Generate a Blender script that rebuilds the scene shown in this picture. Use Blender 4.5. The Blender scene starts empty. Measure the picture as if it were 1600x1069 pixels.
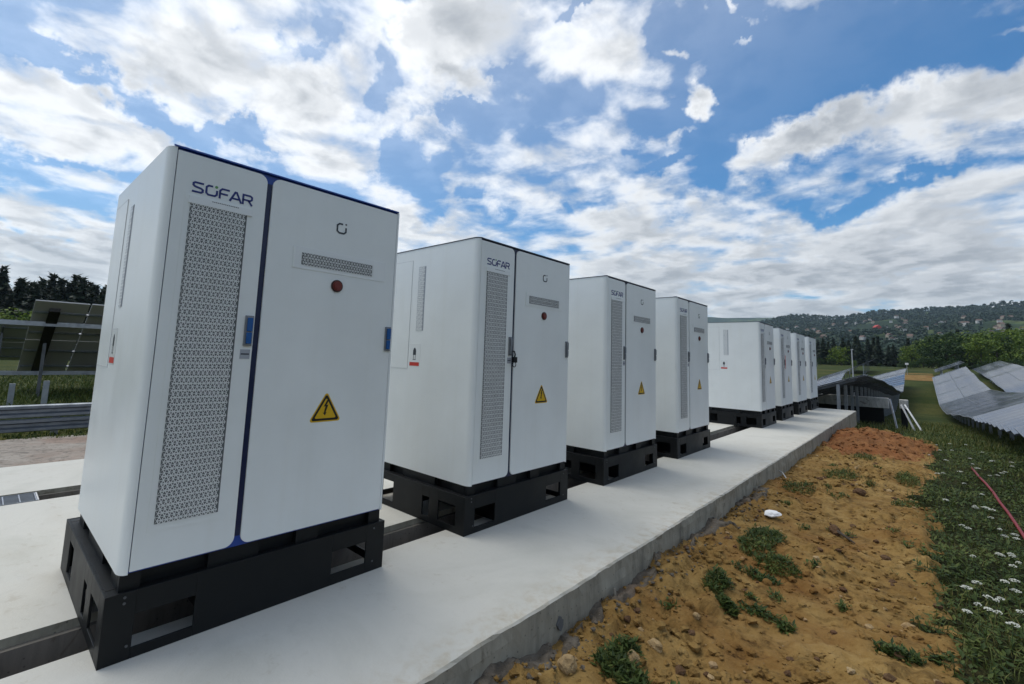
import bpy, math, random
from math import sin, cos, tan, pi, radians as rad, degrees, sqrt, atan2, hypot
from mathutils import Vector, Matrix, noise as mn

random.seed(7)
SC = bpy.context.scene
COL = SC.collection

# ------------------------------------------------------------------ materials
def mat(name, color, rough=0.6, metal=0.0, spec=0.5):
    m = bpy.data.materials.new(name); m.use_nodes = True
    b = m.node_tree.nodes['Principled BSDF']
    b.inputs['Base Color'].default_value = (*color, 1)
    b.inputs['Roughness'].default_value = rough
    b.inputs['Metallic'].default_value = metal
    b.inputs['Specular IOR Level'].default_value = spec
    return m

class NT:
    """small helper round a node tree"""
    def __init__(s, tree): s.t = tree
    def n(s, typ, **kw):
        nd = s.t.nodes.new(typ)
        for k, v in kw.items(): setattr(nd, k, v)
        return nd
    def l(s, a, b): s.t.links.new(a, b)
    def val(s, sock, v):
        if hasattr(v, 'is_output'): s.l(v, sock)
        else: sock.default_value = v
    def math(s, op, a, b=0.0, c=None, clamp=False):
        nd = s.n('ShaderNodeMath', operation=op, use_clamp=clamp)
        s.val(nd.inputs[0], a); s.val(nd.inputs[1], b)
        if c is not None: s.val(nd.inputs[2], c)
        return nd.outputs[0]
    def noise(s, vec, scale, detail=4, rough=0.5, dist=0.0, lac=2.0):
        nd = s.n('ShaderNodeTexNoise')
        if vec is not None: s.l(vec, nd.inputs['Vector'])
        nd.inputs['Scale'].default_value = scale; nd.inputs['Detail'].default_value = detail
        nd.inputs['Roughness'].default_value = rough; nd.inputs['Distortion'].default_value = dist
        nd.inputs['Lacunarity'].default_value = lac
        return nd
    def ramp(s, fac, stops, interp='LINEAR'):
        nd = s.n('ShaderNodeValToRGB'); cr = nd.color_ramp; cr.interpolation = interp
        while len(cr.elements) < len(stops): cr.elements.new(0.5)
        for e, (p, c) in zip(cr.elements, stops):
            e.position = p; e.color = (*c, 1) if len(c) == 3 else c
        s.l(fac, nd.inputs[0]); return nd.outputs[0]
    def mix(s, fac, a, b, blend='MIX'):
        nd = s.n('ShaderNodeMix', data_type='RGBA', blend_type=blend)
        s.val(nd.inputs[0], fac)
        for k, v in ((6, a), (7, b)):
            if hasattr(v, 'is_output'): s.l(v, nd.inputs[k])
            else: nd.inputs[k].default_value = (*v, 1)
        return nd.outputs[2]
    def maprange(s, v, a, b, c=0.0, d=1.0, smooth=True):
        nd = s.n('ShaderNodeMapRange', interpolation_type='SMOOTHSTEP' if smooth else 'LINEAR')
        s.l(v, nd.inputs[0])
        for i, x in enumerate((a, b, c, d)): nd.inputs[1 + i].default_value = x
        return nd.outputs[0]
    def bump(s, h, strength=0.3, dist=0.01):
        nd = s.n('ShaderNodeBump'); s.l(h, nd.inputs['Height'])
        nd.inputs['Strength'].default_value = strength; nd.inputs['Distance'].default_value = dist
        return nd.outputs[0]

def tree_of(m):
    nt = NT(m.node_tree); return nt, m.node_tree.nodes['Principled BSDF']

M = {}
def paint(name, c, rough=0.4):
    m = mat(name, c, rough); nt, b = tree_of(m)
    tc = nt.n('ShaderNodeTexCoord').outputs['Object']
    n1 = nt.noise(tc, 2.3, 5, 0.6)
    col = nt.ramp(n1.outputs[0], [(0.3, tuple(x * 0.93 for x in c)), (0.7, c)])
    # faint dust that runs down the sheet metal
    mp = nt.n('ShaderNodeMapping'); mp.inputs['Scale'].default_value = (14, 14, 0.8); nt.l(tc, mp.inputs[0])
    n2 = nt.noise(mp.outputs[0], 1.0, 3, 0.5)
    dust = nt.maprange(n2.outputs[0], 0.45, 0.85, 0, 0.20)
    col = nt.mix(dust, col, tuple(x * y for x, y in zip(c, (0.86, 0.84, 0.79))))
    nt.l(col, b.inputs['Base Color'])
    n3 = nt.noise(tc, 1.7, 1); nt.l(nt.bump(n3.outputs[0], 0.06, 0.02), b.inputs['Normal'])
    r = nt.maprange(n1.outputs[0], 0.3, 0.7, rough - .06, rough + .08); nt.l(r, b.inputs['Roughness'])
    return m
M['white'] = paint('white_paint', (0.82, 0.845, 0.825), 0.34)
M['grille'] = paint('grille_paint', (0.74, 0.755, 0.74), 0.4)
M['black'] = paint('anthracite_paint', (0.0042, 0.0055, 0.0065), 0.5)
M['black'].node_tree.nodes['Principled BSDF'].inputs['Specular IOR Level'].default_value = .3
M['hole'] = mat('grille_dark', (0.12, 0.125, 0.127), 0.7)
M['blue_trim'] = mat('blue_film', (0.012, 0.055, 0.30), 0.3)
M['navy_trim'] = mat('navy_seal', (0.008, 0.014, 0.06), 0.35)
M['slate_trim'] = mat('slate_seal', (0.045, 0.055, 0.075), 0.4)
M['letter_blue'] = mat('lettering_blue', (0.012, 0.022, 0.16), 0.4)
M['letter_green'] = mat('lettering_green', (0.10, 0.30, 0.08), 0.4)
M['emblem'] = mat('emblem_grey', (0.03, 0.035, 0.045), 0.4)
M['film'] = mat('clear_film', (0.78, 0.80, 0.79), 0.25)
M['yellow'] = mat('sign_yellow', (0.66, 0.40, 0.012), 0.4)
M['signblack'] = mat('sign_black', (0.012, 0.011, 0.01), 0.4)
M['lens'] = mat('red_lens', (0.15, 0.014, 0.005), 0.35)
M['lensring'] = mat('lens_ring', (0.045, 0.014, 0.010), 0.45)
M['handle_grey'] = mat('handle_metal', (0.25, 0.26, 0.28), 0.35, 0.7)
M['handle_blue'] = mat('handle_film', (0.01, 0.09, 0.30), 0.25)
M['labelgrey'] = mat('label_grey', (0.36, 0.38, 0.42), 0.5)
M['red'] = mat('label_red', (0.55, 0.03, 0.015), 0.5)
M['paper'] = mat('paper', (0.8, 0.8, 0.8), 0.7)
M['groove'] = mat('groove_shadow', (0.62, 0.63, 0.63), 0.6)
M['brass'] = mat('lock_steel', (0.02, 0.02, 0.022), 0.35, 0.6)

def metal_mat(name, c, rough=0.42):
    m = mat(name, c, rough, 0.75); nt, b = tree_of(m)
    tc = nt.n('ShaderNodeTexCoord').outputs['Object']
    n = nt.noise(tc, 6, 6, 0.6)
    nt.l(nt.ramp(n.outputs[0], [(0.3, tuple(x * 0.7 for x in c)), (0.7, c)]), b.inputs['Base Color'])
    nt.l(nt.maprange(n.outputs[0], .3, .7, rough + .12, rough - .05), b.inputs['Roughness'])
    return m
M['zinc'] = metal_mat('galvanised_steel', (0.40, 0.43, 0.47))
M['zinc_dark'] = metal_mat('weathered_steel', (0.16, 0.17, 0.18), 0.5)
M['rail'] = metal_mat('rail_steel', (0.24, 0.27, 0.31), 0.45)
M['pole'] = metal_mat('pale_pole', (0.62, 0.62, 0.62), 0.5)

def concrete(name, hi, lo, stain, side=False):
    m = mat(name, hi, 0.85, 0, 0.3); nt, b = tree_of(m)
    tc = nt.n('ShaderNodeTexCoord').outputs['Object']
    geo = nt.n('ShaderNodeNewGeometry')
    sep = nt.n('ShaderNodeSeparateXYZ'); nt.l(geo.outputs['Normal'], sep.inputs[0])
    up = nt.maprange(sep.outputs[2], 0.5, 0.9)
    n1 = nt.noise(tc, 0.9, 7, 0.62, 0.6); n2 = nt.noise(tc, 38, 4, 0.7); n3 = nt.noise(tc, 4.5, 6, 0.6, 1.0)
    top = nt.ramp(n1.outputs[0], [(0.28, lo), (0.5, hi), (0.72, tuple(x * .95 for x in hi))])
    top = nt.mix(nt.maprange(n3.outputs[0], 0.58, 0.75, 0, 0.22), top, tuple(x * .72 for x in hi))
    top = nt.mix(nt.maprange(n2.outputs[0], 0.62, 0.8, 0, 0.25), top, tuple(x * .6 for x in hi))
    n7 = nt.noise(tc, .55, 6, .6, 1.2); n8 = nt.noise(tc, 11, 6, .7, .4)
    top = nt.mix(nt.maprange(n7.outputs[0], .50, .70, 0, .16), top, (.33, .27, .18))
    top = nt.mix(nt.math('MULTIPLY', nt.maprange(n8.outputs[0], .56, .66, 0, .45), nt.maprange(n7.outputs[0], .42, .6)), top, (.36, .32, .25))
    sx_ = nt.n('ShaderNodeSeparateXYZ'); nt.l(tc, sx_.inputs[0])
    ed_ = nt.math('MULTIPLY', nt.maprange(sx_.outputs[0], .74, 1.05, 0, .36), nt.maprange(n8.outputs[0], .40, .66))
    top = nt.mix(ed_, top, (.34, .25, .13))
    # formed side face: blotches, drips, rough aggregate
    mp = nt.n('ShaderNodeMapping'); mp.inputs['Scale'].default_value = (3.0, 3.0, 0.7); nt.l(tc, mp.inputs[0])
    n4 = nt.noise(mp.outputs[0], 2.2, 8, 0.68, 0.8)
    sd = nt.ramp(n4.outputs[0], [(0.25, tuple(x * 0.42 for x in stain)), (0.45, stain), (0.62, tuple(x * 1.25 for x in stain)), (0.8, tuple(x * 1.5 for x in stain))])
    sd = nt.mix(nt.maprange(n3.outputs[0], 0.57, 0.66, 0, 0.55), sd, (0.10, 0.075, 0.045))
    vor = nt.n('ShaderNodeTexVoronoi'); nt.l(tc, vor.inputs['Vector']); vor.inputs['Scale'].default_value = 26
    pit = nt.maprange(vor.outputs['Distance'], 0.06, 0.17, 0.75, 0.0)
    sd = nt.mix(pit, sd, tuple(x * 0.35 for x in stain))
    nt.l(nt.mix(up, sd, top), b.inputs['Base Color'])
    h = nt.math('ADD', nt.math('MULTIPLY', n2.outputs[0], 0.5), nt.math('MULTIPLY', n4.outputs[0], 1.2))
    nt.l(nt.bump(h, 0.28, 0.012), b.inputs['Normal'])
    return m
M['concrete'] = concrete('pad_concrete', (0.545, 0.535, 0.485), (0.455, 0.45, 0.40), (0.28, 0.265, 0.215))
M['trench'] = concrete('trench_concrete', (0.15, 0.14, 0.125), (0.10, 0.095, 0.085), (0.17, 0.155, 0.135))
M['block'] = concrete('white_block', (0.5, 0.5, 0.48), (0.42, 0.42, 0.40), (0.42, 0.42, 0.40))

def leafmat(name, stops, rough=0.6, trans=0.25, nscale=0.35, wr=.6, wn=.45):
    m = mat(name, stops[0], rough, 0, 0.25); nt, b = tree_of(m)
    geo = nt.n('ShaderNodeNewGeometry')
    tc = nt.n('ShaderNodeTexCoord').outputs['Object']
    n = nt.noise(tc, nscale, 3)
    f = nt.math('ADD', nt.math('MULTIPLY', geo.outputs['Random Per Island'], wr), nt.math('MULTIPLY_ADD', n.outputs[0], wn, .225-wn*.5))
    oi = nt.n('ShaderNodeObjectInfo')
    f = nt.math('ADD', f, nt.math('MULTIPLY_ADD', oi.outputs['Random'], 0.16, -0.08))
    k = len(stops)
    nt.l(nt.ramp(f, [(0.15 + 0.75 * i / (k - 1), s) for i, s in enumerate(stops)]), b.inputs['Base Color'])
    b.inputs['Transmission Weight'].default_value = 0
    b.inputs['Subsurface Weight'].default_value = 0
    out = m.node_tree.nodes['Material Output']
    tr = nt.n('ShaderNodeBsdfTranslucent'); ms = nt.n('ShaderNodeMixShader'); ms.inputs[0].default_value = trans
    nt.l(b.inputs['Base Color'].links[0].from_socket, tr.inputs[0])
    nt.l(b.outputs[0], ms.inputs[1]); nt.l(tr.outputs[0], ms.inputs[2]); nt.l(ms.outputs[0], out.inputs['Surface'])
    return m
M['spruce'] = leafmat('spruce_needles', [(0.006, 0.012, 0.008), (0.014, 0.026, 0.015), (0.024, 0.042, 0.020)], trans=.1)
M['leaf_dark'] = leafmat('dark_leaves', [(0.012, 0.028, 0.010), (0.028, 0.058, 0.016), (0.055, 0.10, 0.024)])
M['leaf_light'] = leafmat('light_leaves', [(0.035, 0.07, 0.012), (0.10, 0.16, 0.024), (0.20, 0.26, 0.04)])
M['hillwood'] = leafmat('hillside_leaves', [(0.016, 0.036, 0.020), (0.024, 0.048, 0.025), (0.036, 0.066, 0.030)], nscale=0.004)
M['grassblade'] = leafmat('grass_blades', [(0.024, 0.044, 0.010), (0.060, 0.086, 0.018), (0.11, 0.13, 0.032), (0.20, 0.18, 0.06)], nscale=1.1, wn=1.2)
M['weed'] = leafmat('weed_leaves', [(0.020, 0.040, 0.010), (0.052, 0.084, 0.018), (0.115, 0.14, 0.03)], nscale=2.2, wn=.9)
M['umbel'] = mat('umbel_white', (0.52, 0.53, 0.46), 0.8)
M['stem'] = mat('green_stem', (0.05, 0.085, 0.02), 0.7)
M['bark'] = mat('bark', (0.05, 0.038, 0.028), 0.9)

def soilmat(name, stops, stones):
    m = mat(name, stops[0], 0.95, 0, 0.15); nt, b = tree_of(m)
    tc = nt.n('ShaderNodeTexCoord').outputs['Object']
    n1 = nt.noise(tc, 1.5, 8, 0.6, 0.8); n2 = nt.noise(tc, 14, 6, 0.65, 0.3); n3 = nt.noise(tc, 90, 3, 0.7)
    f = nt.math('ADD', nt.math('MULTIPLY', n1.outputs[0], 0.6), nt.math('MULTIPLY', n2.outputs[0], 0.4))
    c = nt.ramp(f, [(0.30 + 0.42 * i / (len(stops) - 1), s) for i, s in enumerate(stops)])
    vor = nt.n('ShaderNodeTexVoronoi'); nt.l(tc, vor.inputs['Vector']); vor.inputs['Scale'].default_value = 42
    vor.inputs['Randomness'].default_value = 1
    st = nt.math('MULTIPLY', nt.maprange(vor.outputs['Distance'], 0.12, 0.22, 1, 0), nt.maprange(n2.outputs[0], 0.5, 0.62))
    c = nt.mix(nt.math('MULTIPLY', st, 0.7), c, stones)
    n5 = nt.noise(tc, .8, 4, .55, .5); n6 = nt.noise(tc, 6.5, 7, .7, .6)
    c = nt.mix(nt.maprange(n5.outputs[0], .46, .66, 0, .55), c, tuple(x * y for x, y in zip(stops[1], (.80, .58, .50))))
    c = nt.mix(nt.maprange(n6.outputs[0], .51, .64, 0, .68), c, tuple(x * .48 for x in stops[1]))
    # crevice shade painted into the hollows of the soil relief
    c = nt.mix(nt.maprange(n2.outputs[0], 0.30, 0.44, 0.65, 0), c, tuple(x * 0.4 for x in stops[0]))
    nt.l(c, b.inputs['Base Color'])
    h = nt.math('ADD', nt.math('MULTIPLY', n2.outputs[0], 1.0), nt.math('MULTIPLY', n3.outputs[0], 0.25))
    h = nt.math('ADD', h, nt.math('MULTIPLY', st, 0.25))
    nt.l(nt.bump(h, 0.8, 0.03), b.inputs['Normal'])
    return m
M['soil'] = soilmat('ochre_soil', [(0.105, 0.055, 0.018), (0.20, 0.118, 0.036), (0.285, 0.185, 0.065), (0.36, 0.25, 0.105)], (0.34, 0.26, 0.15))
M['redsoil'] = soilmat('red_soil', [(0.12, 0.048, 0.020), (0.24, 0.108, 0.042), (0.34, 0.18, 0.075)], (0.38, 0.24, 0.12))
M['gravel'] = soilmat('gravel', [(0.20, 0.17, 0.145), (0.33, 0.295, 0.255), (0.40, 0.37, 0.325)], (0.38, 0.36, 0.33))
M['stone'] = soilmat('stone', [(0.26, 0.17, 0.08), (0.38, 0.27, 0.14), (0.42, 0.33, 0.2)], (0.4, 0.33, 0.22))
M['darkclod'] = soilmat('dark_clod', [(0.06, 0.032, 0.018), (0.12, 0.07, 0.038), (0.17, 0.11, 0.06)], (0.2, 0.13, 0.07))
M['rubble'] = soilmat('concrete_spill', [(0.07, 0.058, 0.045), (0.14, 0.12, 0.095), (0.21, 0.19, 0.16)], (0.34, 0.32, 0.29))

def groundmat():
    m = mat('meadow', (0.05, 0.07, 0.02), 0.95, 0, 0.1); nt, b = tree_of(m)
    tc = nt.n('ShaderNodeTexCoord').outputs['Object']
    n1 = nt.noise(tc, 0.11, 7, 0.6, 0.4); n2 = nt.noise(tc, 3.0, 6, 0.7); n3 = nt.noise(tc, 0.012, 5, 0.6)
    c = nt.ramp(n1.outputs[0], [(0.3, (0.026, 0.040, 0.010)), (0.48, (0.045, 0.060, 0.014)), (0.62, (0.080, 0.082, 0.022)), (0.78, (0.17, 0.14, 0.05))])
    c = nt.mix(nt.maprange(n2.outputs[0], 0.35, 0.65, 0.55, 0), c, (0.018, 0.03, 0.008))
    nt.l(c, b.inputs['Base Color']); nt.l(nt.bump(n2.outputs[0], 0.8, 0.08), b.inputs['Normal'])
    return m
M['ground'] = groundmat()
def swardmat():
    m = mat('sward', (0.02, 0.025, 0.01), 0.95, 0, 0.1); nt, b = tree_of(m)
    tc = nt.n('ShaderNodeTexCoord').outputs['Object']
    n1 = nt.noise(tc, 1.3, 5, 0.6, 0.4); n2 = nt.noise(tc, 22, 5, 0.7)
    c = nt.ramp(n1.outputs[0], [(0.3, (0.022, 0.026, 0.009)), (0.5, (0.036, 0.042, 0.013)), (0.68, (0.075, 0.066, 0.026))])
    c = nt.mix(nt.maprange(n2.outputs[0], 0.38, 0.6, 0.8, 0), c, (0.010, 0.011, 0.005))
    nt.l(c, b.inputs['Base Color']); nt.l(nt.bump(n2.outputs[0], 1, 0.05), b.inputs['Normal'])
    return m
M['sward'] = swardmat()
def hillmat():
    m = mat('hillside', (0.03, 0.05, 0.02), 0.95, 0, 0.1); nt, b = tree_of(m)
    tc = nt.n('ShaderNodeTexCoord').outputs['Object']
    n1 = nt.noise(tc, 0.006, 8, 0.62, 0.4); n2 = nt.noise(tc, 0.05, 5, 0.7)
    c = nt.ramp(n1.outputs[0], [(0.34, (0.014, 0.028, 0.011)), (0.5, (0.026, 0.048, 0.016)), (0.57, (0.075, 0.11, 0.03)), (0.66, (0.13, 0.15, 0.05))])
    c = nt.mix(nt.maprange(n2.outputs[0], 0.4, 0.62, 0.7, 0), c, (0.012, 0.022, 0.009))
    nt.l(c, b.inputs['Base Color']); nt.l(nt.bump(n2.outputs[0], 0.8, 4.0), b.inputs['Normal'])
    return m
M['hill'] = hillmat()

def panelmat():
    m = mat('solar_glass', (0.012, 0.017, 0.035), 0.16, 0, 0.5); nt, b = tree_of(m); b.inputs['IOR'].default_value = 1.75
    tc = nt.n('ShaderNodeTexCoord').outputs['Object']
    br = nt.n('ShaderNodeTexBrick'); nt.l(tc, br.inputs['Vector'])
    br.offset = 0; br.inputs['Scale'].default_value = 1
    br.inputs['Brick Width'].default_value = 0.175; br.inputs['Row Height'].default_value = 0.175
    br.inputs['Mortar Size'].default_value = 0.006
    br.inputs['Color1'].default_value = (0.014, 0.022, 0.048, 1); br.inputs['Color2'].default_value = (0.018, 0.027, 0.056, 1)
    br.inputs['Mortar'].default_value = (0.035, 0.04, 0.055, 1)
    nt.l(br.outputs[0], b.inputs['Base Color'])
    n = nt.noise(tc, 1.2, 4); nt.l(nt.maprange(n.outputs[0], .3, .7, .10, .20), b.inputs['Roughness'])
    return m
M['panel'] = panelmat()
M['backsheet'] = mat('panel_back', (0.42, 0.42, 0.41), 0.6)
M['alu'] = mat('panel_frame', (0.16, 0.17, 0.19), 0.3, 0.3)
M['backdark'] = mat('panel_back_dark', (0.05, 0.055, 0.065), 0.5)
M['conduit'] = mat('red_plastic', (0.20, 0.014, 0.016), 0.5)
M['styro'] = mat('white_foam', (0.78, 0.78, 0.78), 0.8)
M['wood'] = mat('grey_wood', (0.25, 0.23, 0.19), 0.85)
M['house_wall'] = mat('house_wall', (0.56, 0.55, 0.52), 0.8)
M['house_wall2'] = mat('house_wall_cream', (0.45, 0.38, 0.28), 0.8)
M['roof_brown'] = mat('roof_brown', (0.15, 0.095, 0.075), 0.8)
M['roof_grey'] = mat('roof_grey', (0.20, 0.19, 0.19), 0.8)
M['roof_red'] = mat('roof_red', (0.50, 0.05, 0.035), 0.7)

# ------------------------------------------------------------------ mesh builder
class MB:
    def __init__(s): s.v = []; s.f = []; s.m = []; s.mats = []
    def mi(s, m):
        if m not in s.mats: s.mats.append(m)
        return s.mats.index(m)
    def face(s, pts, m):
        b = len(s.v); s.v += [tuple(p) for p in pts]; s.f.append(tuple(range(b, b + len(pts)))); s.m.append(s.mi(m))
    def box(s, a, b, m):
        (x0, y0, z0), (x1, y1, z1) = a, b
        i = len(s.v); k = s.mi(m)
        s.v += [(x0,y0,z0),(x1,y0,z0),(x1,y1,z0),(x0,y1,z0),(x0,y0,z1),(x1,y0,z1),(x1,y1,z1),(x0,y1,z1)]
        for q in ((3,2,1,0),(4,5,6,7),(0,1,5,4),(1,2,6,5),(2,3,7,6),(3,0,4,7)):
            s.f.append(tuple(i + t for t in q)); s.m.append(k)
    def prism(s, poly, axis, a, b, m, m2=None):
        """poly: 2-D outline, counter-clockwise; extruded along axis 'x' (poly = y,z) or 'z' (poly = x,y), from a to b"""
        n = len(poly); i = len(s.v); k = s.mi(m); k2 = s.mi(m2 or m)
        P = (lambda p, t: (t, p[0], p[1])) if axis == 'x' else (lambda p, t: (p[0], t, p[1])) if axis == 'y' else (lambda p, t: (p[0], p[1], t))
        s.v += [P(p, a) for p in poly] + [P(p, b) for p in poly]
        for t in range(n):
            u = (t + 1) % n; s.f.append((i+t, i+u, i+n+u, i+n+t)); s.m.append(k)
        s.f.append(tuple(i + n + t for t in range(n))); s.m.append(k2)
        s.f.append(tuple(i + n - 1 - t for t in range(n))); s.m.append(k)
    def tube(s, pts, r, m, n=8, cap=True):
        i0 = len(s.v); k = s.mi(m); pts = [Vector(p) for p in pts]
        for j, p in enumerate(pts):
            d = (pts[min(j+1, len(pts)-1)] - pts[max(j-1, 0)]).normalized()
            a = d.orthogonal().normalized() if abs(d.z) > .9 else d.cross(Vector((0,0,1))).normalized()
            b = d.cross(a); rr = r[j] if isinstance(r, (list, tuple)) else r
            for t in range(n):
                w = 2*pi*t/n; s.v.append(tuple(p + a*cos(w)*rr + b*sin(w)*rr))
        for j in range(len(pts)-1):
            for t in range(n):
                u = (t+1) % n
                s.f.append((i0+j*n+t, i0+j*n+u, i0+(j+1)*n+u, i0+(j+1)*n+t)); s.m.append(k)
        if cap:
            s.f.append(tuple(i0+n-1-t for t in range(n))); s.m.append(k)
            e = i0+(len(pts)-1)*n; s.f.append(tuple(e+t for t in range(n))); s.m.append(k)
    def ribbon(s, pts, w, x, m, th=0.0012):
        """flat stroke in the y-z plane at depth x"""
        L, R = [], []
        for j, p in enumerate(pts):
            p = Vector(p); a = Vector(pts[max(j-1,0)]); c = Vector(pts[min(j+1,len(pts)-1)])
            d1 = (p-a).normalized() if j else (c-p).normalized(); d2 = (c-p).normalized() if j < len(pts)-1 else d1
            t = (d1+d2).normalized(); nrm = Vector((-t.y, t.x)); sc = min(1.6, 1/max(.5, nrm.dot(Vector((-d1.y, d1.x)))))
            L.append(p+nrm*w*.5*sc); R.append(p-nrm*w*.5*sc)
        for j in range(len(pts)-1):
            q = [R[j], R[j+1], L[j+1], L[j]]
            s.prism([(p.x, p.y) for p in q], 'x', x-th, x, m)
    def build(s, name, parent=None, smooth=False, bevel=0, props=None, loc=None):
        me = bpy.data.meshes.new(name); me.from_pydata(s.v, [], s.f); me.update()
        for m in s.mats: me.materials.append(M[m])
        me.polygons.foreach_set('material_index', s.m)
        if smooth: me.polygons.foreach_set('use_smooth', [True]*len(me.polygons))
        o = bpy.data.objects.new(name, me); COL.objects.link(o)
        if parent: o.parent = parent
        if loc: o.location = loc
        if bevel:
            bv = o.modifiers.new('bevel', 'BEVEL'); bv.width = bevel; bv.segments = 2; bv.limit_method = 'ANGLE'; bv.angle_limit = rad(50)
            bv.harden_normals = False
        return o

def tag(o, label=None, cat=None, group=None, kind=None):
    if label: o['label'] = label
    if cat: o['category'] = cat
    if group: o['group'] = group
    if kind: o['kind'] = kind
    return o
def empty(name, loc, rz=0):
    o = bpy.data.objects.new(name, None); COL.objects.link(o); o.location = loc; o.rotation_euler.z = rz
    o.empty_display_size = .2
    return o
def copy_tree(o, parent=None):
    c = o.copy(); COL.objects.link(c)
    if parent: c.parent = parent
    for ch in list(o.children): copy_tree(ch, c)
    return c

# ------------------------------------------------------------------ camera
CAM = Vector((2.6893, -0.5096, 1.3897))
YAW, PIT, ROL, FPX = rad(41.77), rad(6.39), rad(1.98), 725.54
F = Vector((-sin(YAW)*cos(PIT), cos(YAW)*cos(PIT), sin(PIT))); R0 = Vector((cos(YAW), sin(YAW), 0)); U0 = R0.cross(F)
R = R0*cos(ROL) + U0*sin(ROL); U = -R0*sin(ROL) + U0*cos(ROL)
cd = bpy.data.cameras.new('camera'); cam = bpy.data.objects.new('camera', cd); COL.objects.link(cam)
mw = Matrix(((R.x, U.x, -F.x, CAM.x), (R.y, U.y, -F.y, CAM.y), (R.z, U.z, -F.z, CAM.z), (0, 0, 0, 1)))
cam.matrix_world = mw
cd.sensor_width = 36; cd.lens = FPX/1600*36; cd.shift_x = (800-789.67)/1600; cd.shift_y = -(534.5-475.36)/1600
cd.clip_start = 0.05; cd.clip_end = 20000
SC.camera = cam

def polar(az, r):  # az in degrees from +Y towards -X, around the viewpoint
    return CAM.x - sin(rad(az))*r, CAM.y + cos(rad(az))*r

# ------------------------------------------------------------------ cabinets
W, D, HB, HH = 1.36, 1.25, 0.362, 2.0
YS = [0, 2.141, 4.262, 6.372, 11.172, 13.241, 15.377, 17.453]
def arc(cx, cz, r, a0, a1, n=6):
    return [(cx + r*cos(rad(a0 + (a1-a0)*t/n)), cz + r*sin(rad(a0 + (a1-a0)*t/n))) for t in range(n+1)]

def lattice(mb, u0, u1, w0, w1, side, x, P, m='grille', big=.80, small=.66, seed=1):
    """perforated sheet: a triangular grid whose cells are open; P maps (u,w,depth) to a point"""
    h = side*sqrt(3)/2; rows = max(2, round((w1-w0)/h)); h = (w1-w0)/rows; cols = int((u1-u0)/side)
    rnd = random.Random(seed); k = mb.mi(m)
    for r in range(rows):
        z0 = w0 + r*h; off = 0 if r % 2 == 0 else side/2
        for c in range(cols):
            for up in (0, 1):
                if up: t = [(u0+c*side, z0), (u0+(c+1)*side, z0), (u0+(c+.5)*side, z0+h)]
                else: t = [(u0+(c+.5)*side, z0+h), (u0+(c+1)*side, z0), (u0+(c+1.5)*side, z0+h)]
                if r % 2: t = [(2*u0 + (cols+.5)*side - a, b) for a, b in t][::-1]
                if max(a for a, b in t) > u1 + side*.3: continue
                s_ = (big if (r % 2 == 0) ^ (up == 0) else small) + rnd.uniform(-.05, .05)
                cx = sum(a for a, b in t)/3; cz = sum(b for a, b in t)/3
                inn = [(cx+(a-cx)*s_, cz+(b-cz)*s_) for a, b in t]
                i = len(mb.v); mb.v += [P(a, b, x) for a, b in t] + [P(a, b, x) for a, b in inn]
                for q in range(3):
                    w_ = (q+1) % 3; mb.f.append((i+q, i+w_, i+3+w_, i+3+q)); mb.m.append(k)
PX = lambda a, b, x: (x, a, b)      # on a face looking along +X
PY = lambda a, b, y: (a, y, b)      # on a face looking along -Y

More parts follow.
